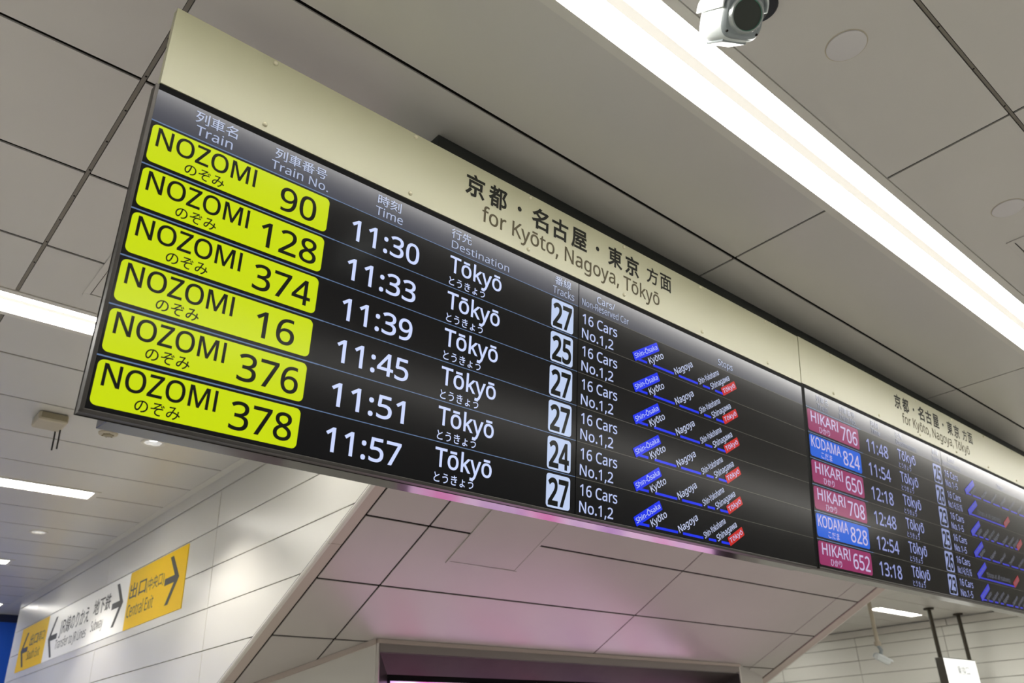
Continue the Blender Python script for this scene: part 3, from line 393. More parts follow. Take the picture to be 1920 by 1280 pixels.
換	1000	M 578 500 C 558 435 526 370 484 324 L 530 294 C 568 342 606 416 630 488 M 671 484 C 709 427 750 348 766 299 L 816 322 C 799 371 757 447 718 503 M 153 839 L 153 638 L 39 638 L 39 568 L 153 568 L 153 349 L 28 309 L 45 235 L 153 274 L 153 14 C 153 0 148 -3 137 -4 L 52 -4 L 73 -76 C 130 -77 165 -74 188 -62 C 211 -50 219 -28 219 14 L 219 299 L 315 334 L 307 403 L 219 372 L 219 568 L 313 568 L 313 638 L 219 638 L 219 839 M 540 701 L 694 701 L 634 602 L 473 602 M 325 223 L 325 160 L 587 160 C 549 66 471 7 298 -26 L 332 -82 C 515 -44 602 25 646 131 C 700 22 794 -44 934 -74 L 973 -17 C 836 5 742 63 695 160 L 960 160 L 960 223 L 896 223 L 896 602 L 707 602 L 785 736 L 741 766 L 730 763 L 574 763 L 603 828 L 534 839 C 500 750 434 638 336 555 L 382 505 L 416 538 L 416 223 M 619 322 L 605 223 L 476 223 L 476 539 L 834 539 L 834 223 L 673 223 L 687 322
方	1000	M 440 818 L 508 667 L 68 667 L 68 594 L 341 594 C 329 364 304 105 46 -23 L 101 -82 C 291 17 366 183 398 361 L 756 361 C 740 135 720 38 691 12 C 678 2 665 0 643 0 L 474 7 C 489 -13 499 -44 501 -66 L 669 -69 C 708 -67 731 -59 756 -34 C 795 5 815 114 835 398 L 838 434 L 410 434 L 423 594 L 936 594 L 936 667 L 514 667 L 585 698 L 512 846
時	1000	M 445 209 C 496 156 550 82 572 33 L 636 72 C 613 122 556 193 505 244 M 631 841 L 631 721 L 421 721 L 421 654 L 631 654 L 631 527 L 379 527 L 379 459 L 763 459 L 763 346 L 384 346 L 384 279 L 763 279 L 763 10 C 763 -5 758 -8 742 -9 L 608 -8 L 633 -79 C 714 -79 764 -77 796 -66 C 827 -55 837 -34 837 9 L 837 279 L 954 279 L 954 346 L 837 346 L 837 459 L 964 459 L 964 527 L 705 527 L 705 654 L 922 654 L 922 721 L 705 721 L 705 841 M 291 416 L 291 185 L 146 185 L 146 416 M 291 484 L 146 484 L 146 706 L 291 706 M 76 775 L 76 35 L 146 35 L 146 117 L 362 117 L 362 775
東	1000	M 153 590 L 153 222 L 396 222 C 306 128 166 43 41 -1 L 93 -64 C 221 -13 363 83 459 191 L 459 -80 L 536 -80 L 536 194 C 633 85 778 -14 909 -66 L 962 -1 C 835 41 692 128 600 222 L 859 222 L 859 590 L 536 590 L 536 674 L 940 674 L 940 745 L 536 745 L 536 839 L 459 839 L 459 745 L 66 745 L 66 674 L 459 674 L 459 590 M 226 379 L 459 379 L 459 282 L 226 282 M 536 379 L 782 379 L 782 282 L 536 282 M 226 530 L 459 530 L 459 435 L 226 435 M 536 530 L 782 530 L 782 435 L 536 435
番	1000	M 460 561 L 312 561 L 350 577 C 338 614 304 669 271 709 L 460 721 M 206 686 C 235 648 264 598 278 561 L 61 561 L 61 497 L 382 497 C 291 415 154 340 35 302 L 83 243 L 189 290 L 189 -81 L 261 -81 L 261 -46 L 751 -46 L 751 -77 L 826 -77 L 826 287 L 917 251 L 968 314 C 845 349 705 418 613 497 L 941 497 L 941 561 L 712 561 L 806 705 L 725 728 L 642 572 L 673 561 L 534 561 L 534 727 L 850 772 L 800 828 C 643 794 355 771 116 761 L 133 703 L 265 708 M 460 483 L 460 324 L 534 324 L 534 487 C 600 418 692 354 787 306 L 219 306 C 309 355 396 417 460 483 M 261 106 L 462 106 L 462 13 L 261 13 M 261 159 L 261 246 L 462 246 L 462 159 M 751 106 L 751 13 L 534 13 L 534 106 M 751 159 L 534 159 L 534 246 L 751 246
線	1000	M 523 530 L 837 530 L 837 441 L 523 441 M 523 674 L 837 674 L 837 587 L 523 587 M 182 189 L 204 -27 L 263 -16 L 238 198 M 84 197 C 74 114 59 22 35 -40 L 94 -62 C 115 2 134 98 145 186 M 275 208 L 322 43 L 377 61 L 327 223 M 885 345 L 772 230 L 724 347 L 724 381 L 909 381 L 909 734 L 682 734 L 724 823 L 641 841 L 607 734 L 453 734 L 453 381 L 653 381 L 653 3 C 653 -9 650 -11 636 -12 L 534 -12 L 556 -81 C 621 -81 663 -81 690 -69 C 717 -57 724 -36 724 3 L 724 192 C 771 94 836 12 915 -36 L 964 23 C 900 56 844 112 800 180 L 941 300 M 416 298 L 416 235 L 547 235 C 510 137 439 58 362 20 L 405 -32 C 507 24 594 132 631 285 L 587 300 L 575 298 M 66 240 C 84 250 115 256 314 287 L 325 229 L 386 247 C 379 301 353 391 329 460 L 271 446 L 301 346 L 157 327 C 238 420 316 536 380 652 L 315 690 L 240 556 L 137 547 C 191 623 245 720 287 813 L 217 842 C 178 733 111 619 89 590 C 70 559 52 539 35 535 L 59 466 L 198 490 L 115 378 C 85 341 63 316 41 311
行	1000	M 435 780 L 435 708 L 927 708 L 927 780 M 267 841 C 216 768 119 679 35 622 L 79 562 C 169 626 272 724 339 811 M 391 504 L 391 432 L 728 432 L 728 17 C 728 1 721 -4 702 -5 L 545 -3 L 570 -77 C 668 -77 726 -79 759 -66 C 792 -53 804 -30 804 16 L 804 432 L 955 432 L 955 504 M 307 626 C 238 512 128 396 25 322 L 78 259 L 192 364 L 192 -83 L 266 -83 L 266 446 L 378 600
車	1000	M 158 606 L 158 216 L 459 216 L 459 135 L 53 135 L 53 66 L 459 66 L 459 -83 L 536 -83 L 536 66 L 951 66 L 951 135 L 536 135 L 536 216 L 846 216 L 846 606 L 536 606 L 536 680 L 917 680 L 917 749 L 536 749 L 536 839 L 459 839 L 459 749 L 83 749 L 83 680 L 459 680 L 459 606 M 230 382 L 459 382 L 459 279 L 230 279 M 536 382 L 771 382 L 771 279 L 536 279 M 230 543 L 459 543 L 459 441 L 230 441 M 536 543 L 771 543 L 771 441 L 536 441
都	1000	M 508 806 L 439 670 L 439 724 L 313 724 L 313 832 L 243 832 L 243 724 L 89 724 L 89 657 L 243 657 L 243 537 L 43 537 L 43 470 L 283 470 C 206 394 118 331 21 283 L 68 222 L 149 271 L 149 -75 L 217 -75 L 217 -16 L 443 -16 L 443 -61 L 515 -61 L 515 373 L 281 373 L 377 470 L 560 470 L 560 537 L 431 537 C 488 612 536 695 576 785 M 313 657 L 431 657 L 344 537 L 313 537 M 217 47 L 217 153 L 443 153 L 443 47 M 217 213 L 217 311 L 443 311 L 443 213 M 603 783 L 603 -80 L 677 -80 L 677 712 L 864 712 C 831 632 786 524 741 439 C 846 352 876 276 878 212 C 879 176 872 146 848 133 L 801 122 L 716 124 C 729 103 737 71 738 50 L 832 51 L 900 74 C 936 97 951 144 951 206 C 951 277 924 356 818 449 L 963 752 L 909 786 L 897 783
鉄	1000	M 107 280 C 124 220 140 144 144 93 L 195 108 C 190 158 174 234 155 293 M 371 305 L 326 121 L 371 105 L 427 287 M 265 846 C 214 747 125 655 41 597 L 73 521 L 139 579 L 139 521 L 238 521 L 238 411 L 75 411 L 75 346 L 238 346 L 238 59 L 58 23 L 74 -45 L 448 42 L 444 102 L 299 71 L 299 346 L 437 346 L 437 411 L 299 411 L 299 521 L 403 521 L 403 586 L 147 586 L 265 726 C 326 682 390 628 429 586 L 463 648 L 299 780 L 321 819 M 663 835 L 663 660 L 580 660 L 603 788 L 532 799 C 517 681 490 563 443 486 L 506 448 C 528 487 547 536 563 591 L 663 591 L 663 490 L 661 396 L 465 396 L 465 324 L 653 324 C 633 196 573 66 396 -22 L 447 -79 C 590 -1 663 102 700 210 C 742 80 809 -21 914 -77 L 966 -14 C 844 42 772 167 738 324 L 947 324 L 947 396 L 734 396 L 737 489 L 737 591 L 924 591 L 924 660 L 737 660 L 737 835
面	1000	M 389 334 L 601 334 L 601 221 L 389 221 M 389 395 L 389 506 L 601 506 L 601 395 M 389 160 L 601 160 L 601 43 L 389 43 M 58 774 L 58 702 L 444 702 L 416 576 L 104 576 L 104 -80 L 176 -80 L 176 -27 L 820 -27 L 820 -80 L 896 -80 L 896 576 L 493 576 L 532 702 L 945 702 L 945 774 M 176 43 L 176 506 L 320 506 L 320 43 M 820 43 L 670 43 L 670 506 L 820 506
""".strip('\n').split('\n'):
    _c, _a, _p = _row.split('\t')
    GLYPHS[_c] = (int(_a), _p)
GLYPHS['I'] = (286, 'M 98 0 L 98 700 L 188 700 L 188 0')     # plain capital I
_OUT = {}

def outline(ch):
    """closed loops of points of one glyph, curves flattened"""
    if ch in _OUT:
        return _OUT[ch]
    loops, cur, tk = [], [], GLYPHS[ch][1].split()
    i = 0
    while i < len(tk):
        c = tk[i]
        if c == 'M':
            if cur:
                loops.append(cur)
            cur = [(float(tk[i + 1]), float(tk[i + 2]))]
            i += 3
        elif c == 'L':
            cur.append((float(tk[i + 1]), float(tk[i + 2])))
            i += 3
        else:
            p0 = cur[-1]
            q = [float(t) for t in tk[i + 1:i + 7]]
            for s in range(1, 5):
                t = s / 4
                a, b, d, e = (1 - t) ** 3, 3 * t * (1 - t) ** 2, 3 * t * t * (1 - t), t ** 3
                cur.append((a * p0[0] + b * q[0] + d * q[2] + e * q[4], a * p0[1] + b * q[1] + d * q[3] + e * q[5]))
            i += 7
    if cur:
        loops.append(cur)
    res = []
    for lp in loops:
        o = []
        for p in lp:
            if not o or abs(p[0] - o[-1][0]) + abs(p[1] - o[-1][1]) > 0.6:
                o.append(p)
        if len(o) > 2 and abs(o[0][0] - o[-1][0]) + abs(o[0][1] - o[-1][1]) < 0.6:
            o.pop()
        if len(o) > 2:
            res.append(o)
    _OUT[ch] = res
    return res

def area(lp):
    return sum(lp[i - 1][0] * lp[i][1] - lp[i][0] * lp[i - 1][1] for i in range(len(lp))) / 2

def fatten(loops, w):
    if not w:
        return loops
    sgn = 1 if sum(area(l) for l in loops) > 0 else -1
    out = []
    for lp in loops:
        n, o = len(lp), []
        for i in range(n):
            a, b, c = Vector(lp[i - 1]), Vector(lp[i]), Vector(lp[(i + 1) % n])
            d1, d2 = (b - a).normalized(), (c - b).normalized()
            n1, n2 = Vector((d1.y, -d1.x)), Vector((d2.y, -d2.x))
            k = n1 + n2
            k = k / max(0.35, k.length_squared / 2) if k.length > 1e-6 else n1
            k = k if k.length < 2 else k.normalized() * 2
            o.append(tuple(b + k * w * sgn))
        out.append(o)
    return out

def winding(x, y, loops):
    w = 0
    for lp in loops:
        for i in range(len(lp)):
            (ax, ay), (bx, by) = lp[i - 1], lp[i]
            if (ay > y) != (by > y) and x < (bx - ax) * (y - ay) / (by - ay) + ax:
                w += 1 if by > ay else -1
    return w

_FILL = {}
def filled(ch, bold):
    """one glyph as 2D points and counter-clockwise triangles (non-zero winding fill)"""
    if (ch, bold) in _FILL:
        return _FILL[(ch, bold)]
    loops = fatten(outline(ch), bold)
    vs, es = [], []
    for lp in loops:
        i = len(vs)
        vs += [Vector(p) for p in lp]
        es += [(i + k, i + (k + 1) % len(lp)) for k in range(len(lp))]
    tris = []
    pts, _, fcs, *_r = delaunay_2d_cdt(vs, es, [], 0, 1e-4)
    for f in fcs:
        p, q, r = (pts[k] for k in f)
        w = (q.x - p.x) * (r.y - p.y) - (q.y - p.y) * (r.x - p.x)
        if abs(w) > 1e-3 and winding((p.x + q.x + r.x) / 3, (p.y + q.y + r.y) / 3, loops) != 0:
            tris.append((f[0], f[1], f[2]) if w > 0 else (f[0], f[2], f[1]))
    _FILL[(ch, bold)] = ([(p.x, p.y) for p in pts], tris)
    return _FILL[(ch, bold)]

def text(mb, s, x0, x1, yb, cap, m, z=0.0009, bold=0, angle=0.0, scale=0.001, xform=None, spread=1.0):
    """write s so that its ink runs from x0 to x1 (mm), baseline yb, capitals cap high; angle turns it about (x0, yb)"""
    pen, gl = 0.0, []
    for ch in s:
        if ch != ' ':
            gl.append((pen, *filled(ch, bold)))
        pen += GLYPHS[ch][0] * spread
    xs = [p[0] + q for q, ps, _ in gl for p in ps]
    lo, hi = min(xs), max(xs)
    sx, sy = (x1 - x0) / (hi - lo), cap / 700.0
    ca, sa = math.cos(angle), math.sin(angle)
    for q, ps, ts in gl:
        vs = []
        for px, py in ps:
            u, v = (px + q - lo) * sx, py * sy
            P = Vector(((x0 + u * ca - v * sa) * scale, (yb + u * sa + v * ca) * scale, z))
            vs.append(xform @ P if xform is not None else P)
        mb.poly(vs, ts, m)

def jtext(mb, s, x0, x1, y0, y1, m, **kw):
    """Japanese lettering filling the box x0..x1, y0..y1"""
    ys = [p[1] for ch in s if ch != ' ' for l in outline(ch) for p in l]
    lo, hi = min(ys), max(ys)
    k = (y1 - y0) / (hi - lo)
    text(mb, s, x0, x1, y0 - lo * k, 700 * k, m, **kw)

def rrect(mb, x0, y0, x1, y1, r, m, z, angle=0.0, scale=0.001, n=6):
    ring = []
    for cx, cy, a0 in ((x1 - r, y0 + r, -90), (x1 - r, y1 - r, 0), (x0 + r, y1 - r, 90), (x0 + r, y0 + r, 180)):
        for k in range(n + 1):
            a = math.radians(a0 + 90 * k / n)
            ring.append((cx + r * math.cos(a), cy + r * math.sin(a)))
    ca, sa = math.cos(angle), math.sin(angle)
    mb.face([((x0 + (x - x0) * ca - (y - y0) * sa) * scale, (y0 + (x - x0) * sa + (y - y0) * ca) * scale, z) for x, y in ring], m)

def rect(mb, x0, y0, x1, y1, m, z, scale=0.001):
    mb.face([(x0 * scale, y0 * scale, z), (x1 * scale, y0 * scale, z), (x1 * scale, y1 * scale, z), (x0 * scale, y1 * scale, z)], m)

# ------------------------------------------------------------------ the setting
ZC = EYE + 1.5                                # ceiling height
XL, XE, XR = 1.70, 6.15, 11.85                # tiled side wall, end of the stair soffit, far wall
YK, YP = 0.34, 0.4365                         # ceiling joint origin and pitch
WALL_END = 8.85
BLUE_Y = 9.72

LAMPS = [  # y centre, x start, x end, label
    (0.779, -4.0, 11.4, 'long twin strip light running over the front of the boards'),
    (2.969, -4.0, 1.55, 'strip light cut off by the left edge of the big board'),
    (5.128, -3.2, 1.255, 'short strip light below the antenna box, ending before the tiled wall'),
    (7.215, -3.2, 1.262, 'small strip light tip beyond the round downlight over the passage'),
    (9.170, -3.2, 1.62, 'last strip light in front of the blue wall'),
    (2.969, 6.5, 11.3, 'added strip light brightening the far hall, unseen behind the second board'),  # added out of sight because the far hall needs its light
    (6.90, 6.6, 11.3, 'added strip light brightening the far hall, unseen behind the stair soffit'),  # second unseen lamp added to brighten the far hall
    (4.715, 10.02, 11.25, 'short strip light near the far tiled wall by the hanging sign'),
]
DOWN = [(1.205, 4.05), (1.194, 6.165)]        # recessed downlights
ADDED_REAR_LAMPS = [(-1.404, -4.0, 9.0)]  # unseen row behind the camera, added for its light at the lamp spacing

def ceiling():
    mb = MB()
    xs = [-5.026, -3.239, -1.452, 0.336, 2.122, 3.910, 5.700, 7.487, 9.274, 11.061, 11.85]
    ys = [YK + YP * k for k in range(-13, 24)]
    gy, th = 0.0056, 0.012
    def gx(x):
        return 0.0065 if abs(x - 0.336) < 0.01 else 0.0045
    holes = [(y - 0.0995, y + 0.0995, a, b) for y, a, b, *_ in LAMPS + ADDED_REAR_LAMPS] + [(y - 0.039, y + 0.039, x - 0.039, x + 0.039) for x, y in DOWN]
    for i in range(len(xs) - 1):
        for j in range(len(ys) - 1):
            cells = [(xs[i] + gx(xs[i]), xs[i + 1] - gx(xs[i + 1]), ys[j] + gy, ys[j + 1] - gy)]
            for h0, h1, a, b in holes:
                new = []
                for (x0, x1, y0, y1) in cells:
                    if h1 <= y0 or h0 >= y1 or b <= x0 or a >= x1:
                        new.append((x0, x1, y0, y1))
                        continue
                    if y0 < h0: new.append((x0, x1, y0, h0))
                    if h1 < y1: new.append((x0, x1, h1, y1))
                    if x0 < a: new.append((x0, a, max(y0, h0), min(y1, h1)))
                    if b < x1: new.append((b, x1, max(y0, h0), min(y1, h1)))
                cells = new
            for (x0, x1, y0, y1) in cells:
                # the passage side is trimmed by a flat border along the tiled wall
                if y0 > 1.9 and x0 < XL < x1:
                    parts = [(x0, 1.652), (XL, x1)]
                else:
                    parts = [(x0, x1)]
                for a, b in parts:
                    if b - a > 0.01 and y1 - y0 > 0.01:
                        mb.box((a, y0, ZC), (b, y1, ZC + th), M['ceiling'])
    mb.box((1.652, 1.9, ZC - 0.002), (XL, 9.72, ZC + th), M['trim_white'])
    # black sealant sheet behind the joints, with slots for the lamps
    zt = ZC + 0.0045
    edges = sorted(set([ys[0], ys[-1]] + [v for h in holes for v in h[:2]]))
    for a, b in zip(edges[:-1], edges[1:]):
        runs = [(-5.1, 11.85)]
        for h0, h1, p, q in holes:
            if h0 <= a + 1e-6 and b <= h1 + 1e-6:
                runs = [r for s, t in runs for r in ((s, min(t, p)), (max(s, q), t)) if r[1] > r[0]]
        for s, t in runs:
            mb.face([(s, a, zt), (s, b, zt), (t, b, zt), (t, a, zt)], M['gap'])
    # metal battens seen in the two wide joints, with their screws
    x, y = 0.336, YK
    for a, b in ((-1.3, 0.679), (0.879, 2.869), (3.069, 3.36)):
        mb.box((x - 0.0048, a, ZC + 0.002), (x + 0.0048, b, ZC + 0.006), M['batten'])
    mb.box((-5.0, y - 0.0036, ZC + 0.002), (11.85, y + 0.0036, ZC + 0.006), M['batten'])
    for k in range(13):
        v = 0.91 + 0.145 * k
        mb.lathe([(0.0, -0.002), (0.0026, -0.001), (0.003, 0.0)], M['screw'], Matrix.Translation((x + 0.001, v, ZC + 0.002)), n=8)
        mb.lathe([(0.0, -0.002), (0.0022, -0.001), (0.0026, 0.0)], M['screw'], Matrix.Translation((1.48 + 0.20 * k, y + 0.001, ZC + 0.002)), n=8)
    o = mb.build('ceiling')
    struct(o, 'white metal panel ceiling with dark joints above the departure boards', 'ceiling')

ceiling()

def strip_lamp(y, a, b, label, seen=True):
    t = thing('strip_light', label, 'ceiling light', (0, y, ZC), 'strip lights in the ceiling')
    f = MB()
    for s in (-1, 1):
        f.box((a, min(s * 0.0735, s * 0.098), -0.004), (b, max(s * 0.0735, s * 0.098), 0.006), M['trim_white'])
        f.box((a, min(s * 0.0735, s * 0.0775), 0.006), (b, max(s * 0.0735, s * 0.0775), 0.05), M['trim_white'])
    for x, w in ((a, 0.03), (b, -0.03)):
        f.box((min(x, x + w), -0.0735, -0.004), (max(x, x + w), 0.0735, 0.006), M['trim_white'])
    f.box((a, -0.078, 0.05), (b, 0.078, 0.054), M['trim_white'])
    f.build('frame', t)
    for y0, y1 in ((-0.072, -0.014), (0.012, 0.072)):
        d = MB()
        n = max(1, int((b - a) / 1.22 + 0.5))
        L = (b - a - 0.06) / n
        for k in range(n):
            d.box((a + 0.03 + k * L + 0.0001, y0, 0.012), (a + 0.03 + (k + 1) * L - 0.0001, y1, 0.03), M['lamp'])
        d.build('diffuser', t)
    r = MB()
    r.box((a + 0.03, -0.014, 0.0105), (b - 0.03, 0.012, 0.032), M['lamp_mid'])
    r.build('reflector', t)
    return t

for y, a, b, lab in LAMPS:
    strip_lamp(y, a, b, lab)
for (y, a, b), lab in zip(ADDED_REAR_LAMPS, ('added strip light in an unseen row just behind the viewpoint', 'added strip light in an unseen second row behind the viewpoint')):
    strip_lamp(y, a, b, lab)

mb = MB()
mb.face([(-5.1, -5.4, 0), (11.85, -5.4, 0), (11.85, 9.72, 0), (-5.1, 9.72, 0)], M['floor'])
struct(mb.build('floor'), 'pale stone floor of the station hall', 'floor')

# sloped soffit of the stair: passes P0 and falls away from the viewer
P0 = Vector((XL, 2.80, EYE + 1.029))
TH = math.atan(0.497)
SD = Vector((0, math.cos(TH), -math.sin(TH)))
SN = Vector((0, -math.sin(TH), -math.cos(TH)))     # out of the soffit, towards the floor
def SP(x, s, h=0.0):
    return Vector((x, P0.y, P0.z)) + SD * s + SN * h
S_TOP = -(ZC - P0.z) / math.sin(TH) + 0.03
SXF = Matrix((Vector((1, 0, 0)), SD, SN)).transposed().to_4x4()
SXF.translation = Vector((0, P0.y, P0.z))

mb = MB()
xs = [1.779, 2.112, 3.940, 5.718, 6.022]
ss = [S_TOP] + [0.155 + 0.4435 * k for k in range(-2, 7)]
for i in range(4):
    for j in range(len(ss) - 1):
        s0, s1 = ss[j], ss[j + 1]
        mb.box((xs[i] + 0.0048, s0 + 0.0055, -0.012), (xs[i + 1] - 0.0048, s1 - 0.0055, 0.0), M['soffit'], SXF)
mb.box((XL + 0.02, S_TOP, -0.07), (XE - 0.02, ss[-1], -0.0045), M['gap'], SXF)
o = mb.build('wall_sloped', bevel=0.0012)
struct(o, 'sloping panelled underside of the stair behind the boards, tinted pink', 'soffit')

def edge_trim(x0, x1, name, label, m_flat, m_nose, side):
    mb = MB()
    cuts = [S_TOP + 0.1, -0.63, 0.352, 1.42, 2.6]
    for a, b in zip(cuts[:-1], cuts[1:]):
        w = 0.020
        if side < 0:
            mb.box((x0 + w, a + 0.001, -0.03), (x1, b - 0.001, 0.006), m_flat, SXF)
            ring = [SP(x0, a + 0.001, -0.003), SP(x0, a + 0.001, 0.004), SP(x0 + 0.005, a + 0.001, 0.010), SP(x0 + w, a + 0.001, 0.010), SP(x0 + w, a + 0.001, -0.03), SP(x0 + 0.016, a + 0.001, -0.03), SP(x0 + 0.016, a + 0.001, -0.003)]
            mb.prism(ring, SD * (b - a - 0.002), m_nose)
            mb.box((x0 + 0.008, a, -0.03), (x0 + 0.0155, b, -0.0035), M['gap'], SXF)
        else:
            mb.box((x0, a + 0.001, -0.03), (x1, b - 0.001, 0.004), m_flat, SXF)
    struct(mb.build(name, bevel=0.001), label, 'trim')
edge_trim(XL - 0.004, 1.770, 'trim_1', 'rounded cream edge strip down the left side of the sloped soffit', M['trim_brown'], M['trim_white'], -1)
edge_trim(6.036, XE, 'trim_2', 'taupe edge strip down the right side of the sloped soffit', M['trim_brown'], M['trim_white'], 1)

# tiled wall of the passage: the side of the stair above the slope
def clip_below(bm, co, no):
    g = bm.verts[:] + bm.edges[:] + bm.faces[:]
    bmesh.ops.bisect_plane(bm, geom=g, plane_co=co, plane_no=no, clear_outer=True)

mb = MB()
zrows = [EYE + v for v in (1.421, 1.206, 0.990, 0.774, 0.558, 0.342, 0.126, -0.09, -0.306, -0.522, -0.738, -0.954, -1.17, -1.386, -1.6)]
yb = [1.9, 2.45, 4.352, 6.252, 8.152, WALL_END]
for j in range(len(zrows) - 1):
    for i in range(len(yb) - 1):
        mb.box((XL, yb[i] + 0.0035, zrows[j + 1] + 0.0022), (XL + 0.012, yb[i + 1] - 0.0035, zrows[j] - 0.0022), M['tile'])
mb.box((XL + 0.010, 1.9, 0), (XL + 0.06, WALL_END, ZC), M['tile_gap'])
mb.box((XL - 0.004, 1.9, EYE + 1.424), (XL + 0.012, WALL_END, ZC), M['trim_white'])
mb.box((XL, WALL_END, 0), (XL + 0.5, WALL_END + 0.02, ZC), M['tile'])
o = mb.build('wall_left')
bm = bmesh.new()
bm.from_mesh(o.data)
clip_below(bm, SP(XL, 0, -0.010), SN)
bm.to_mesh(o.data)
bm.free()
b = o.modifiers.new('edge_bevel', 'BEVEL')
b.width, b.segments, b.limit_method = 0.0012, 1, 'ANGLE'
struct(o, 'cream panelled wall of the passage carrying the yellow exit sign', 'wall')

mb = MB()
mb.prism([(XE, 1.86, ZC), (XE, WALL_END, ZC), (XE, WALL_END, 0), (XE, 8.05, 0)], (0.02, 0, 0), M['tile'])
struct(mb.build('wall_middle'), 'plain right side of the stair shaft, facing the far hall', 'wall')

mb = MB()
mb.box((-5.1, BLUE_Y, 0), (XL + 0.4, BLUE_Y + 0.05, ZC - 0.075), M['blue'])
mb.box((-5.1, BLUE_Y - 0.01, ZC - 0.075), (XL + 0.4, BLUE_Y + 0.05, ZC + 0.01), M['navy'])
struct(mb.build('wall_back'), 'bright blue wall at the end of the passage beyond the exit sign', 'wall')

mb = MB()
zr = [EYE + v for v in (1.400, 1.277, 1.088, 0.899, 0.71, 0.52, 0.33, 0.14, -0.05, -0.3, -0.6, -0.9, -1.2, -1.6)]
yv = [-5.4, -3.0, -1.6, -0.3, 0.95, 2.2, 3.45, 4.69, 5.94, 7.19, 8.44, 9.72]
for j in range(len(zr) - 1):
    for i in range(len(yv) - 1):
        mb.box((XR - 0.012, yv[i] + 0.004, zr[j + 1] + 0.004), (XR, yv[i + 1] - 0.004, zr[j] - 0.004), M['far_wall'])
mb.box((XR - 0.002, -5.4, 0), (XR + 0.05, 9.72, ZC), M['far_gap'])
y = -5.4
while y < 9.7:
    mb.box((XR - 0.05, y + 0.005, EYE + 1.404), (XR, y + 0.995, ZC - 0.012), M['trim_white'])
    y += 1.0
struct(mb.build('wall_right', bevel=0.002), 'far tiled wall with a cream cornice behind the hanging sign', 'wall')

# ------------------------------------------------------------------ departure boards
BD = 1.4325
TILT = -0.118497
UB = Vector((0, math.sin(TILT), math.cos(TILT)))
NB = Vector((0, math.cos(TILT), -math.sin(TILT)))
BORG = NB * BD + UB * (0.265 * BD) + Vector((0.205 * BD, 0, EYE))
BBASIS = Matrix((Vector((1, 0, 0)), UB, -NB)).transposed()
RW, RH = 95.0, 570.0
LCDW, LCDH = 1140.0, 639.0
BWID = 2289.0
A = math.radians

def badge(parent, row, name, kana, num, m_bg, m_fg, kx, cond):
    y = RH - RW * (row + 1)
    mb = MB()
    rrect(mb, 5, y + 8, 378, y + 89, 11, m_bg, 0.0006)
    text(mb, name, 16 if name[0] != 'H' else 28, cond, y + 44, 39, m_fg, bold=12)
    jtext(mb, kana, kx[0], kx[1], y + 12, y + 35, m_fg, bold=8)
    w = {1: 40, 2: 82, 3: 124}[len(num)]
    x1 = {'90': 350, '16': 342}.get(num, 364)
    text(mb, num, x1 - w, x1, y + 20, 53, m_fg, bold=10)
    return mb.build('train_badge', parent)

def track_badge(parent, row, num, m_bg, m_ink):
    y = RH - RW * (row + 1)
    mb = MB()
    rrect(mb, 1040, y + 4, 1122, y + 88, 9, m_bg, 0.0006)
    text(mb, num, 1046, 1116, y + 12, 63, m_ink, bold=34)
    return mb.build('track_badge', parent)

def station_tag(parent, name, word, x, y, w, h, m_bg, m_fg):
    mb = MB()
    rrect(mb, x, y, x + w, y + h, 3, m_bg, 0.0011, angle=A(30))
    ca, sa = math.cos(A(30)), math.sin(A(30))
    text(mb, word, x + 6 * ca - 7 * sa, x + 6 * ca - 7 * sa + (w - 12), y + 6 * sa + 7 * ca, h - 13, m_fg, z=0.0014, angle=A(30), bold=8)
    return mb.build(name, parent)

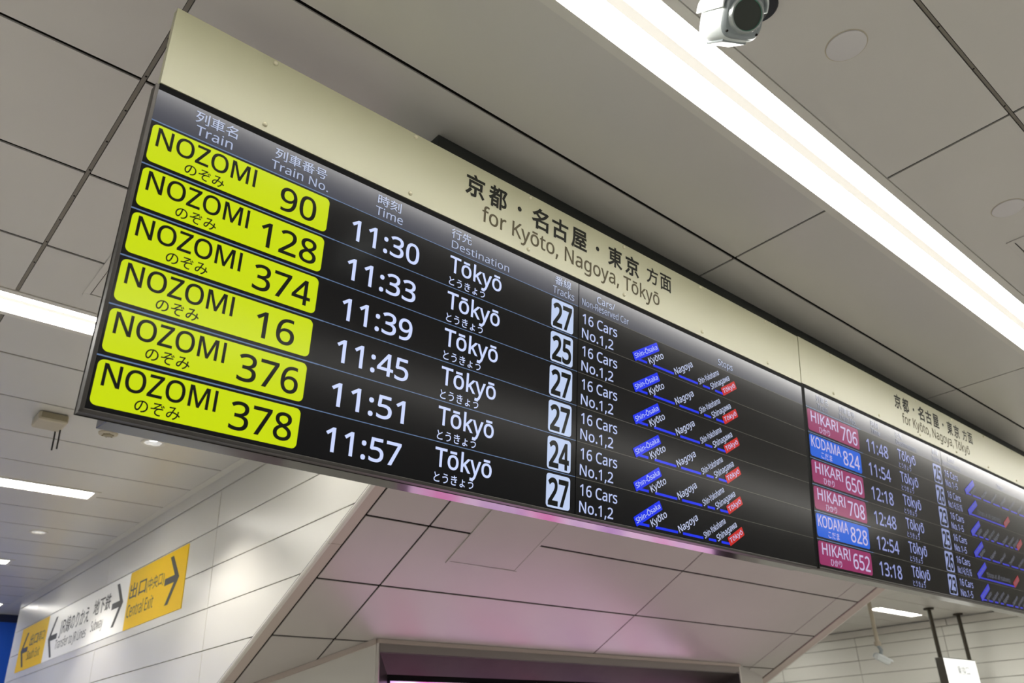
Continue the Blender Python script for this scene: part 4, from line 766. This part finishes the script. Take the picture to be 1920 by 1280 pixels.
def board(name, label, x_off, y_off, rows, first):
    t = thing(name, label, 'departure board', BORG + Vector((x_off, 0, 0)) + UB * y_off, 'departure boards', BBASIS)
    W = BWID / 1000
    # rim and bezel
    mb = MB()
    if first:
        mb.box((-0.007, -0.008, -0.024), (0.0, 0.648, 0.003), M['rim'])
    mb.box((-0.007 if first else 0, -0.008, -0.024), (W, -0.001, 0.003), M['rim'])
    mb.build('rim', t, bevel=0.0012)
    mb = MB()
    mb.box((0, -0.001, -0.022), (W + (0.0185 if first else 0), 0.653, -0.0008), M['bezel'])
    mb.build('bezel', t)
    # housing behind and its steel underside
    mb = MB()
    mb.box((0.047 if first else 0.0, -0.0045, -0.105), (W + (0.0185 if first else 0), 0.80, -0.022), M['steel'])
    mb.build('housing', t, bevel=0.001)
    # mounting box fixing the board to the ceiling (upright in the hall, so placed by world points)
    inv = t.matrix_world.inverted()
    mb = MB()
    x0, x1 = (0.992, BORG.x + W + 0.0182) if first else (BORG.x + W + 0.0195, BORG.x + x_off + W + 0.3)
    mb.box((x0, 1.354, EYE + 1.30), (x1, 1.56, ZC - 0.001), M['mount'], inv)
    mb.build('mounting_box', t, bevel=0.002)
    # header
    hp = MB()
    hp.box((0.0005 if first else -0.0175, 0.654, -0.018), (W - 0.0035, 0.836, 0.001), M['header'])
    for k, ch in enumerate('京都・名古屋・東京'):
        cx = 763.5 + 74.9 * k
        hs = {'・': 7}.get(ch, 31)
        if ch == '・':
            rrect(hp, cx - 7, 769, cx + 7, 783, 7, M['head_ink'], 0.0015)
        else:
            jtext(hp, ch, cx - 31, cx + 31, 746, 807, M['head_ink'], z=0.0015, bold=26)
    for k, ch in enumerate('方面'):
        cx = 1456 + 64 * k
        jtext(hp, ch, cx - 27, cx + 27, 752, 805, M['head_ink'], z=0.0015, bold=18)
    text(hp, 'for Kyōto, Nagoya, Tōkyō', 790, 1488, 689, 43, M['head_grey'], z=0.0015, bold=12)
    hd = hp.build('header_panel', t)
    for yy in (831, 670):
        for xx in (211, 575, 949, 1326, 1699, 2071):
            mb = MB()
            mb.lathe([(0.0, 0.0045), (0.003, 0.004), (0.0052, 0.002), (0.0056, 0.0)], M['boss'], Matrix.Translation((xx / 1000, yy / 1000 - (0.004 if yy > 800 else 0), 0.001)), n=16)
            mb.build('screw_cap', hd, smooth=True)
    # two screens side by side
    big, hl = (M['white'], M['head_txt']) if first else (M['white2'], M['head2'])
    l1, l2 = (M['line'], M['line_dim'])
    sl = MB()
    rect(sl, 0, 0, LCDW, RH, M['glass'], 0)
    rect(sl, 0, RH, LCDW, LCDH, M['band'], 0)
    for k in range(1, 7):
        rect(sl, 0, RW * k - 1.3, 400, RW * k + 1.3, l1, 0.0003)
        rect(sl, 400, RW * k - 0.9, LCDW, RW * k + 0.9, l1 if first else l2, 0.0003)
    hy = 579
    jtext(sl, '列車名', 76, 161, 606, 632, hl, bold=6); text(sl, 'Train', 81, 155, hy, 21, hl, bold=4)
    jtext(sl, '列車番号', 243, 363, 605, 630, hl, bold=6); text(sl, 'Train No.', 238, 370, hy, 20, hl, bold=4)
    jtext(sl, '時刻', 493, 556, 606, 632, hl, bold=6); text(sl, 'Time', 490, 563, hy, 21, hl, bold=4)
    jtext(sl, '行先', 702, 764, 606, 632, hl, bold=4); text(sl, 'Destination', 705, 888, hy, 20, hl)
    jtext(sl, '番線', 1050, 1111, 607, 632, hl, bold=4); text(sl, 'Tracks', 1043, 1123, hy, 21, hl)
    sr = MB()
    rect(sr, 1143, 0, 2286, RH, M['glass'], 0)
    rect(sr, 1143, RH, 2286, LCDH, M['band'], 0)
    for k in range(1, 7):
        rect(sr, 1143, RW * k - 0.8, 2286, RW * k + 0.8, l2, 0.0003)
    text(sr, 'Cars/', 1213, 1288, 605, 21, hl, bold=4); text(sr, 'Non-Reserved Car', 1154, 1346, 580, 20, hl)
    text(sr, 'Stops', 1779, 1858, 581, 21, hl, bold=4)
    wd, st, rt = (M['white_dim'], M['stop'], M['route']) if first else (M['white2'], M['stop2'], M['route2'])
    for r, row in enumerate(rows):
        y = RH - RW * (r + 1)
        tm = row['time']
        text(sl, tm, 437, 616, y + 19, 49, big, bold=12)
        text(sl, 'Tōkyō', 704, 866, y + 40, 42, big, bold=12)
        jtext(sl, 'とうきょう', 705, 815, y + 5, y + 27, big, bold=6)
        text(sr, '16 Cars', 1157, 1297, y + 51, 29, wd, bold=10)
        c = row['cars']
        text(sr, c, 1155, 1281 if len(c) < 8 else 1300, y + 8, 28, wd, bold=10)
        ly = y + 12
        for a, b in row['line']:
            rect(sr, a, ly - 3.6, b, ly + 3.6, rt, 0.0004)
        for word, x, ln, cap in row['stops']:
            text(sr, word, x, x + ln, ly - 1, cap, st, angle=A(30), bold=14 if first else 20)
        if row.get('note'):
            text(sr, row['note'], 1475, 1752, y + 25, 21, st, bold=6)
    pl = sl.build('display_screen', t)
    pr = sr.build('display_screen', t)
    for r, row in enumerate(rows):
        y = RH - RW * (r + 1)
        badge(pl, r, row['name'], row['kana'], row['num'], M[row['bg']], M[row['fg']], row['kx'], row['nx'])
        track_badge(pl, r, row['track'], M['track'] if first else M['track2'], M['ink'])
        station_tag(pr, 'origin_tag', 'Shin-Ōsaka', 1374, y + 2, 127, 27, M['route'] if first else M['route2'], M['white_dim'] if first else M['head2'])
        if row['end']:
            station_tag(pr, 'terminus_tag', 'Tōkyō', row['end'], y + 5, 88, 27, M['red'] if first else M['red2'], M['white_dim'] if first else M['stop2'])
    return t

NOZ_LINE = [(1384, 1427), (1454, 1551), (1573, 1668), (1694, 1730), (1756, 1798)]
NOZ_STOPS = [('Kyōto', 1439, 76, 19), ('Nagoya', 1559, 100, 20), ('Shin-Yokohama', 1676, 122, 18), ('Shinagawa', 1739, 116, 19)]
rows1 = []
for n, tm, tr in (('90', '11:30', '27'), ('128', '11:33', '25'), ('374', '11:39', '27'), ('16', '11:45', '27'), ('376', '11:51', '24'), ('378', '11:57', '27')):
    rows1.append(dict(name='NOZOMI', kana='のぞみ', num=n, bg='yellow', fg='ink', kx=(75, 153), nx=213, time=tm, track=tr, cars='No.1,2',
                      line=NOZ_LINE, stops=NOZ_STOPS, end=1800))
H_A = dict(line=[(1384, 1430), (1450, 1545), (1570, 1660), (1690, 1775), (1800, 1890), (1915, 2000), (2030, 2120)],
           stops=[('Kyōto', 1436, 70, 17), ('Nagoya', 1552, 86, 17), ('Mikawa-Anjō', 1668, 92, 16), ('Toyohashi', 1782, 96, 17), ('Shin-Yokohama', 1898, 100, 16), ('Shinagawa', 2010, 96, 17)], end=2125)
H_B = dict(line=[(1384, 1430), (1452, 1500), (1522, 1560), (1590, 1625), (1660, 1740), (1765, 1805), (1830, 1862), (1890, 1930)],
           stops=[('Kyōto', 1440, 66, 17), ('Maibara', 1506, 84, 17), ('Gifu-Hashima', 1568, 96, 16), ('Nagoya', 1632, 84, 17), ('Odawara', 1742, 88, 17), ('Shin-Yokohama', 1812, 100, 16), ('Shinagawa', 1874, 92, 17)], end=1925)
K_A = dict(line=[(1384, 1800)], stops=[], end=1800, note='(Stops at all stations)')
rows2 = []
for nm, n, tm, tr, cars, ex in (('HIKARI', '706', '11:48', '25', 'No.1-5', H_A), ('KODAMA', '824', '11:54', '26', 'No.1-6,15,16', K_A), ('HIKARI', '650', '12:18', '23', 'No.1-5', H_B),
                                ('HIKARI', '708', '12:48', '25', 'No.1-5', H_A), ('KODAMA', '828', '12:54', '26', 'No.1-6,15,16', K_A), ('HIKARI', '652', '13:18', '23', 'No.1-5', H_B)):
    rows2.append(dict(name=nm, kana='ひかり' if nm == 'HIKARI' else 'こだま', num=n, bg='pink' if nm == 'HIKARI' else 'sky', fg='badge2', kx=(80, 156),
                      nx=221 if nm == 'HIKARI' else 226, time=tm, track=tr, cars=cars, **ex))
board('departure_board', 'big hanging departure board listing yellow trains under a cream header', 0.0, 0.0, rows1, True)
board('departure_board', 'hanging departure board with magenta and blue train badges, cut by the right edge', 2.308, 0.003, rows2, False)

# ------------------------------------------------------------------ advert unit under the soffit
AX0, AX1, AY = 2.345, 5.53, 3.712
AZT = EYE + 0.568
def advert():
    t = thing('advert_display', 'steel framed video advert set under the sloped soffit, glowing pink', 'advert screen', ((AX0 + AX1) / 2, AY, 0))
    cx = (AX0 + AX1) / 2
    hw = (AX1 - AX0) / 2
    mb = MB()
    mb.box((-hw + 0.02, 0.0, AZT - 0.050), (hw - 0.014, 0.03, AZT), M['ad_fascia'])
    mb.build('fascia', t)
    # splayed steel frame around the screen
    zt, zb, d, ix, iz = AZT - 0.056, 0.25, 0.10, 0.133, 0.092
    o = [(-hw + 0.02, 0.0, zb), (hw - 0.02, 0.0, zb), (hw - 0.02, 0.0, zt), (-hw + 0.02, 0.0, zt)]
    i = [(-hw + ix, d, zb + iz), (hw - ix, d, zb + iz), (hw - ix, d, zt - iz), (-hw + ix, d, zt - iz)]
    mb = MB()
    for a, b in ((0, 1), (1, 2), (2, 3), (3, 0)):
        mb.face([o[b], o[a], i[a], i[b]], M['ad_frame'])
    mb.build('splayed_frame', t)
    mb = MB()
    s = 0.03
    q = [(-hw + ix + s, d + 0.015, zb + iz + s), (hw - ix - s, d + 0.015, zb + iz + s), (hw - ix - s, d + 0.015, zt - iz - s), (-hw + ix + s, d + 0.015, zt - iz - s)]
    for a, b in ((0, 1), (1, 2), (2, 3), (3, 0)):
        mb.face([i[b], i[a], q[a], q[b]], M['bezel'])
    mb.build('inner_bezel', t)
    mb = MB()
    mb.face(q, M['ad_screen'])
    mb.build('video_screen', t)
    for x in (-hw, hw - 0.014):
        mb = MB()
        mb.box((x, -0.004, 0.0), (x + 0.014, 0.03, AZT), M['trim_white'])
        mb.build('edge_post', t, bevel=0.002)
advert()

# wall around the advert: front band, chamfered left return, right return
mb = MB()
mb.box((AX0, AY + 0.03, 0), (AX1, AY + 0.05, 0.25), M['tile'])
d = Vector((-0.385, 0.325, 0)).normalized()
p = Vector((AX0 - 0.002, AY + 0.002, 0))
def s_z(y):
    return P0.z - 0.497 * (y - P0.y)
q = p + d * 0.62
mb.poly([p, q, Vector((q.x, q.y, s_z(q.y))), Vector((p.x, p.y, s_z(p.y)))], [(0, 1, 2, 3)], M['trim_white'])
mb.poly([Vector((AX1 + 0.002, AY, 0)), Vector((6.0, AY + 0.12, 0)), Vector((6.0, AY + 0.12, s_z(AY + 0.12))), Vector((AX1 + 0.002, AY, s_z(AY)))], [(0, 1, 2, 3)], M['soffit'])
struct(mb.build('wall_front'), 'cream wall with a slanted return holding the advert screen', 'wall')
mb = MB()
up = Vector((0, 0, 1))
def strip(a, b, n_out, h, w, m):
    a0, b0 = Vector((a.x, a.y, s_z(a.y))), Vector((b.x, b.y, s_z(b.y)))
    mb.prism([a0 - up * 0.002, a0 - up * h, a0 - up * h + n_out * w, a0 - up * 0.002 + n_out * w + Vector((0, 0, 0.4 * w))], b0 - a0, m)
strip(p, q, Vector((-d.y, d.x, 0)) * -1 if (-d.y) > 0 else Vector((-d.y, d.x, 0)), 0.022, 0.016, M['trim_brown'])
strip(p, Vector((AX1, AY + 0.002, 0)), Vector((0, -1, 0)), 0.016, 0.014, M['trim_brown'])
struct(mb.build('trim_3'), 'thin taupe moulding where the sloped soffit meets the advert wall', 'trim')

# ------------------------------------------------------------------ wall sign in the passage
def wall_sign():
    Y0, Y1 = 4.73, 8.53
    z0, z1 = EYE + 0.828, EYE + 1.196
    t = thing('direction_sign', 'long yellow and white direction sign on the passage wall', 'sign', (XL, (Y0 + Y1) / 2, z0))
    # local frame on the wall: X runs right as read (towards the viewer), Y up, Z out of the wall
    B = Matrix((Vector((0, -1, 0)), Vector((0, 0, 1)), Vector((-1, 0, 0)))).transposed().to_4x4()
    B.translation = Vector((0, (Y1 - Y0) / 2, 0))
    hgt = (z1 - z0) * 1000
    def at(y):
        return (Y1 - y) * 1000
    def panel(y_far, y_near, m, fill):
        mb = MB()
        x0, x1 = at(y_far), at(y_near)
        mb.box((x0 / 1000 + 0.001, 0, 0.0), (x1 / 1000 - 0.001, hgt / 1000, 0.004), m, B)
        fill(mb, x0, x1)
        mb.build('sign_panel', t)
    Z = 0.0048
    def arrow(mb, xc, yc, s, L, w):
        """shaft ending at the tip; s=+1 points right as read"""
        K = M['sign_ink']
        def P(u, v):
            return B @ Vector(((xc + s * u) / 1000, (yc + v) / 1000, Z))
        def quad(pts, lift=0.0):
            pts = [P(*p) + B.to_3x3() @ Vector((0, 0, lift)) for p in pts]
            mb.face(pts if s > 0 else pts[::-1], K)
        hw = w / 2
        quad([(-L, -hw), (-w * 1.3, -hw), (-w * 1.3, hw), (-L, hw)], -0.0003)
        h = L * 0.62
        quad([(0, 0), (-h * 0.92, h), (-h * 0.92 - w * 1.25, h), (-w * 1.35, 0)])
        quad([(0, 0), (-w * 1.35, 0), (-h * 0.92 - w * 1.25, -h), (-h * 0.92, -h)])
    I = M['sign_ink']
    kw = dict(z=Z, xform=B)
    def right_yellow(mb, x0, x1):
        jtext(mb, '出口', x0 + 30, x0 + 330, 190, 290, I, bold=10, **kw)
        jtext(mb, '(中央口)', x0 + 345, x0 + 640, 185, 270, I, bold=4, **kw)
        text(mb, 'Central Exit', x0 + 30, x0 + 500, 75, 78, I, **kw)
        arrow(mb, x1 - 90, 195, 1, 230, 42)
    def sub_white(mb, x0, x1):
        jtext(mb, '地下鉄', x0 + 45, x0 + 420, 190, 300, I, bold=10, **kw)
        text(mb, 'Subway', x0 + 45, x0 + 310, 85, 70, I, **kw)
        arrow(mb, x1 - 80, 195, 1, 230, 42)
    def jr_white(mb, x0, x1):
        arrow(mb, x0 + 80, 170, -1, 250, 42)
        text(mb, 'JR', x0 + 385, x0 + 540, 170, 100, I, bold=8, **kw)
        jtext(mb, '線のりかえ', x0 + 550, x1 - 50, 165, 285, I, bold=10, **kw)
        text(mb, 'Transfer to JR Lines', x0 + 330, x1 - 60, 65, 70, I, **kw)
    def left_yellow(mb, x0, x1):
        arrow(mb, x0 + 80, 170, -1, 230, 42)
        jtext(mb, '出口', x0 + 350, x0 + 600, 185, 280, I, bold=10, **kw)
        jtext(mb, '(南口)', x0 + 600, x1 - 50, 185, 275, I, bold=4, **kw)
        text(mb, 'South Exit', x0 + 340, x1 - 130, 75, 72, I, **kw)
    panel(8.53, 7.655, M['sign_y'], left_yellow)
    panel(7.655, 6.475, M['sign_w'], jr_white)
    panel(6.475, 5.706, M['sign_w'], sub_white)
    panel(5.706, Y0, M['sign_y'], right_yellow)
wall_sign()

# ------------------------------------------------------------------ ceiling fittings
def downlight(x, y, label):
    t = thing('downlight', label, 'downlight', (x, y, ZC), 'round downlights over the passage')
    mb = MB()
    mb.lathe([(0.058, 0.0), (0.057, -0.004), (0.047, -0.005), (0.042, -0.002), (0.041, 0.003)], M['trim_white'], n=36)
    mb.build('trim_ring', t, smooth=True)
    mb = MB()
    mb.lathe([(0.0415, 0.001), (0.040, 0.008), (0.031, 0.019)], M['down_ref'], n=36)
    mb.build('reflector', t, smooth=True)
    mb = MB()
    mb.lathe([(0.032, 0.0185), (0.001, 0.0185)], M['down_glow'], n=36)
    mb.build('lens', t)
    L = bpy.data.lights.new('downlight_beam', 'SPOT')
    L.energy = SPOT
    L.spot_size = math.radians(104)
    L.spot_blend = 0.55
    L.shadow_soft_size = 0.03
    L.color = (1.0, 0.96, 0.90)
    lo = bpy.data.objects.new('downlight_beam', L)
    COL.objects.link(lo)
    lo.parent = t
    lo.location = (0, 0, 0.005)
    return t
downlight(1.205, 4.05, 'round downlight just below the lower left corner of the big board')
downlight(1.194, 6.165, 'round downlight between two strip lights further down the passage')

t = thing('smoke_detector', 'small yellowed round detector beside the nearer downlight', 'detector', (0.989, 4.042, ZC))
mb = MB()
mb.lathe([(0.044, 0.0), (0.043, -0.006), (0.036, -0.009), (0.020, -0.010), (0.0, -0.010)], M['beige'], n=32)
mb.build('base', t, smooth=True)
mb = MB()
mb.lathe([(0.022, -0.009), (0.021, -0.013), (0.014, -0.016), (0.0, -0.017)], M['beige_dark'], n=24)
for k in range(6):
    a = k * math.pi / 3
    mb.box((-0.002, 0.014, -0.0145), (0.002, 0.028, -0.010), M['beige_dark'], Matrix.Rotation(a, 4, 'Z'))
mb.build('sensor_head', t, smooth=True)

t = thing('antenna_box', 'beige box with two dark antennas on the ceiling left of the board', 'antenna', (0.722, 3.985, ZC))
mb = MB()
mb.box((-0.062, -0.070, -0.044), (0.062, 0.066, 0.0), M['beige'])
mb.build('case', t, bevel=0.010)
mb = MB()
mb.box((-0.052, -0.0735, -0.034), (0.056, -0.0695, -0.006), M['beige_dark'])  # darker beige sheet over the face towards the viewer
mb.build('cover', t, bevel=0.002)
for x, y in ((0.040, 0.058), (0.053, 0.026)):
    mb = MB()
    mb.tube([(x, y, -0.038), (x + 0.001, y, -0.080), (x + 0.002, y + 0.002, -0.135)], 0.0035, M['antenna'], 10)
    mb.build('antenna', t, smooth=True)

def hatch(x0, y0, x1, y1, label, name='access_hatch'):
    t = thing(name, label, 'access panel', ((x0 + x1) / 2, (y0 + y1) / 2, ZC), None)
    a, b = (x1 - x0) / 2, (y1 - y0) / 2
    mb = MB()
    for (p, q) in (((-a, -b), (a, -b + 0.02)), ((-a, b - 0.02), (a, b)), ((-a, -b + 0.02), (-a + 0.02, b - 0.02)), ((a - 0.02, -b + 0.02), (a, b - 0.02))):
        mb.box((*p, -0.0035), (*q, 0.001), M['ceiling'])
    mb.build('frame', t, bevel=0.001)
    mb = MB()
    mb.box((-a + 0.0225, -b + 0.0225, -0.0015), (a - 0.0225, b - 0.0225, 0.001), M['ceiling'])
    mb.build('lid', t, bevel=0.001)
    mb = MB()
    mb.face([(-a + 0.02, -b + 0.02, -0.0003), (-a + 0.02, b - 0.02, -0.0003), (a - 0.02, b - 0.02, -0.0003), (a - 0.02, -b + 0.02, -0.0003)], M['gap'])
    mb.build('seam', t)
hatch(0.512, 2.29, 0.98, 2.762, 'ceiling access hatch half hidden by the left edge of the big board')
hatch(2.772, 0.10, 3.25, 0.588, 'ceiling access hatch at the right picture edge beyond the round plates')

# access hatch lying in the sloped soffit
t = thing('access_hatch', 'pinkish access hatch in the sloped soffit below the big board', 'access panel', SP(2.569, -0.02), None, Matrix((Vector((1, 0, 0)), SD, SN)).transposed())
mb = MB()
a, b0, b1 = 0.221, -0.45, 0.395
for (p, q) in (((-a, b0), (a, b0 + 0.016)), ((-a, b1 - 0.016), (a, b1)), ((-a, b0 + 0.016), (-a + 0.016, b1 - 0.016)), ((a - 0.016, b0 + 0.016), (a, b1 - 0.016))):
    mb.box((*p, -0.001), (*q, 0.005), M['soffit'])
mb.build('frame', t, bevel=0.0015)
mb = MB()
mb.box((-a + 0.0166, b0 + 0.0166, -0.001), (a - 0.0166, b1 - 0.0166, 0.0035), M['soffit'])
mb.build('lid', t, bevel=0.001)

for x, y, lab in ((1.561, 0.507, 'round white cover plate beside the security camera'), (2.566, 0.507, 'round white cover plate cut by the right edge of the picture')):
    t = thing('cover_plate', lab, 'cover plate', (x, y, ZC), 'round cover plates in the ceiling')
    mb = MB()
    mb.lathe([(0.046, 0.0), (0.0455, -0.0025), (0.043, -0.0035), (0.0, -0.0035)], M['plate'], n=48)
    mb.build('plate', t, smooth=True)
    mb = MB()
    mb.lathe([(0.0485, 0.001), (0.0485, -0.0006), (0.0458, -0.0006)], M['beige'], n=48)
    mb.build('rim', t, smooth=True)

# ------------------------------------------------------------------ security camera hanging from the ceiling
def security_camera():
    C0 = Vector((1.128, 0.556, EYE + 1.318))
    ax = Vector((-0.300, -0.515, -0.570)).normalized()          # where it looks
    upv = (Vector((0, 0, 1)) - ax * ax.z).normalized()
    rt = upv.cross(ax) * -1
    rt = ax.cross(upv)
    t = thing('security_camera', 'white security camera hanging from the ceiling in front of the long strip light', 'camera', C0, None, Matrix((rt, upv, ax)).transposed())
    # body: rounded box section swept along its axis; local x right, y up, z forwards
    def section(w, top, bot, z, n=40):
        out = []
        for k in range(n):
            a = 2 * math.pi * k / n
            c, s = math.cos(a), math.sin(a)
            e = 0.55
            x = w * math.copysign(abs(c) ** e, c)
            y = (top if s > 0 else bot) * math.copysign(abs(s) ** e, s)
            out.append(Vector((x, y, z)))
        return out
    def loft(mb, rings, m, cap0=True, cap1=True):
        n = len(rings[0])
        vs = [p for r in rings for p in r]
        fs = [(i * n + k, i * n + (k + 1) % n, (i + 1) * n + (k + 1) % n, (i + 1) * n + k) for i in range(len(rings) - 1) for k in range(n)]
        if cap0: fs.append(tuple(reversed(range(n))))
        if cap1: fs.append(tuple(range((len(rings) - 1) * n, len(rings) * n)))
        mb.poly(vs, fs, m)
    mb = MB()
    loft(mb, [section(0.030, 0.030, 0.030, -0.078), section(0.040, 0.038, 0.042, -0.070), section(0.043, 0.041, 0.046, -0.03), section(0.043, 0.041, 0.046, 0.040), section(0.041, 0.039, 0.043, 0.046)], M['cam_white'])
    mb.build('body', t, smooth=True)
    mb = MB()
    loft(mb, [section(0.0415, 0.0395, 0.0435, 0.0455), section(0.040, 0.038, 0.042, 0.052), section(0.036, 0.034, 0.037, 0.056)], M['cam_grey'])
    for x, y in ((-0.033, -0.034), (0.033, -0.034)):
        mb.lathe([(0.0, 0.0585), (0.0022, 0.058), (0.0026, 0.0545)], M['screw'], Matrix.Translation((x * 0.93, y * 0.93, 0)), n=10)
    mb.build('front_plate', t, smooth=True)
    mb = MB()
    mb.lathe([(0.034, 0.050), (0.034, 0.066), (0.0325, 0.070), (0.0295, 0.070), (0.0288, 0.066)], M['cam_silver'], n=44)
    mb.lathe([(0.0292, 0.0672), (0.0282, 0.0672)], M['cam_green'], n=44)
    mb.build('lens_ring', t, smooth=True)
    mb = MB()
    mb.lathe([(0.0288, 0.0668), (0.0, 0.0672)], M['cam_lens'], n=44)
    mb.build('lens_window', t, smooth=True)
    # sun hood shell over the top
    mb = MB()
    pr = []
    for k in range(25):
        a = math.pi * (-0.02 + 1.04 * k / 24)
        c, s = math.cos(a), math.sin(a)
        pr.append((0.047 * math.copysign(abs(c) ** 0.55, c), 0.012 + 0.034 * max(0.0, abs(s) ** 0.55) * (1 if s > 0 else -0.3)))
    ring = [Vector((x, y, -0.082)) for x, y in pr] + [Vector((x * 0.94, y - 0.003 if y > 0.014 else y, -0.082)) for x, y in reversed(pr)]
    mb.prism(ring, (0, 0, 0.135), M['cam_white'])
    mb.build('hood', t, smooth=True)
    mb = MB()
    mb.box((-0.026, -0.049, -0.055), (0.026, -0.043, 0.030), M['cam_grey'])
    mb.build('base_plate', t, bevel=0.003)
    # bracket up to the ceiling (upright)
    inv = t.matrix_world.inverted()
    def W(p):
        return inv @ Vector(p)
    top = Vector((1.295, 0.575, ZC))
    mb = MB()
    piv = t.matrix_world @ Vector((-0.002, 0.040, -0.045))
    mb.tube([W(piv), W((top.x - 0.01, top.y - 0.005, piv.z + 0.085)), W((top.x, top.y, ZC - 0.012))], 0.017, M['cam_dark'], 20)
    mb.build('bracket_arm', t, smooth=True)
    mb = MB()
    Tt = inv @ Matrix.Translation(top)
    mb.lathe([(0.043, 0.0), (0.043, -0.012), (0.039, -0.016), (0.0, -0.016)], M['cam_dark'], Tt, n=32)
    mb.build('ceiling_flange', t, smooth=True)
security_camera()

# ------------------------------------------------------------------ far hall: bullet camera on a pole, hanging lit sign
def pole_camera():
    x, y = 9.28, 4.40
    t = thing('pole_camera', 'small silver camera on a beige ceiling pole in the far hall', 'camera', (x, y, ZC))
    mb = MB()
    mb.lathe([(0.0, 0.0), (0.06, 0.0), (0.06, -0.012), (0.0, -0.012)], M['beige'], n=24)
    mb.build('flange', t, smooth=True)
    mb = MB()
    mb.tube([(0, 0, -0.01), (0, 0, -0.49)], 0.021, M['beige'])
    mb.build('pole', t, smooth=True)
    mb = MB()
    mb.tube([(0, 0, -0.47), (0, 0, -0.515)], 0.036, M['beige'])
    mb.build('pole_end', t, smooth=True)
    mb = MB()
    mb.tube([(0, 0, -0.51), (0.03, -0.01, -0.56), (0.02, 0, -0.60), (0.03, 0.0, -0.635)], 0.02, M['cam_grey'])
    mb.build('swivel', t, smooth=True)
    a, b = Vector((-0.10, 0.0, -0.628)), Vector((0.16, -0.02, -0.69))
    d = (b - a).normalized()
    u = (Vector((0, 0, 1)) - d * d.z).normalized()
    T = Matrix((d.cross(u) * -1, u, d)).transposed().to_4x4()
    T.translation = a
    L = (b - a).length
    mb = MB()
    mb.lathe([(0.0, 0.0), (0.026, 0.0), (0.033, 0.012), (0.033, L - 0.04), (0.028, L - 0.03), (0.0, L - 0.03)], M['cam_white'], T, n=24)
    mb.build('body', t, smooth=True)
    mb = MB()
    ring = []
    for k in range(13):
        an = math.pi * k / 12
        ring.append(T @ Vector((0.042 * math.cos(an), 0.042 * math.sin(an), 0.0)))
    for k in reversed(range(13)):
        an = math.pi * k / 12
        ring.append(T @ Vector((0.038 * math.cos(an), 0.038 * math.sin(an), 0.0)))
    mb.prism(ring, d * L, M['cam_white'])
    mb.build('hood', t, smooth=True)
pole_camera()

def hanging_sign():
    y0, y1 = 4.290, 4.390
    x0, x1 = 10.655, 11.60
    z1 = EYE + 0.918
    z0 = z1 - 0.62
    t = thing('hanging_sign', 'lit white sign hanging from two dark ceiling poles in the far hall', 'sign', ((x0 + x1) / 2, (y0 + y1) / 2, ZC))
    c = Vector(((x0 + x1) / 2, (y0 + y1) / 2, ZC))
    for px in (10.70, 11.565):
        mb = MB()
        mb.tube([Vector((px, c.y, ZC)) - c, Vector((px, c.y, z1 - 0.005)) - c], 0.024, M['pole'])
        mb.lathe([(0.0, 0.0), (0.06, 0.0), (0.06, -0.02), (0.0, -0.02)], M['pole'], Matrix.Translation(Vector((px, c.y, ZC)) - c), n=20)
        mb.build('pole', t, smooth=True)
    mb = MB()
    mb.box(Vector((x0, y0 + 0.004, z0)) - c, Vector((x1, y1, z1)) - c, M['sign_box'])
    mb.build('case', t, bevel=0.004)
    mb = MB()
    mb.box(Vector((x0 + 0.008, y0, z0 + 0.01)) - c, Vector((x1 - 0.008, y0 + 0.006, z1 - 0.01)) - c, M['sign_lit'])
    B = Matrix((Vector((1, 0, 0)), Vector((0, 0, 1)), Vector((0, -1, 0)))).transposed().to_4x4()
    B.translation = Vector((x0, y0 - 0.001, z0)) - c
    jtext(mb, '乗換口', 330, 690, 430, 535, M['sign_grey'], z=0.0, xform=B, bold=6)
    mb.build('lit_face', t)
hanging_sign()
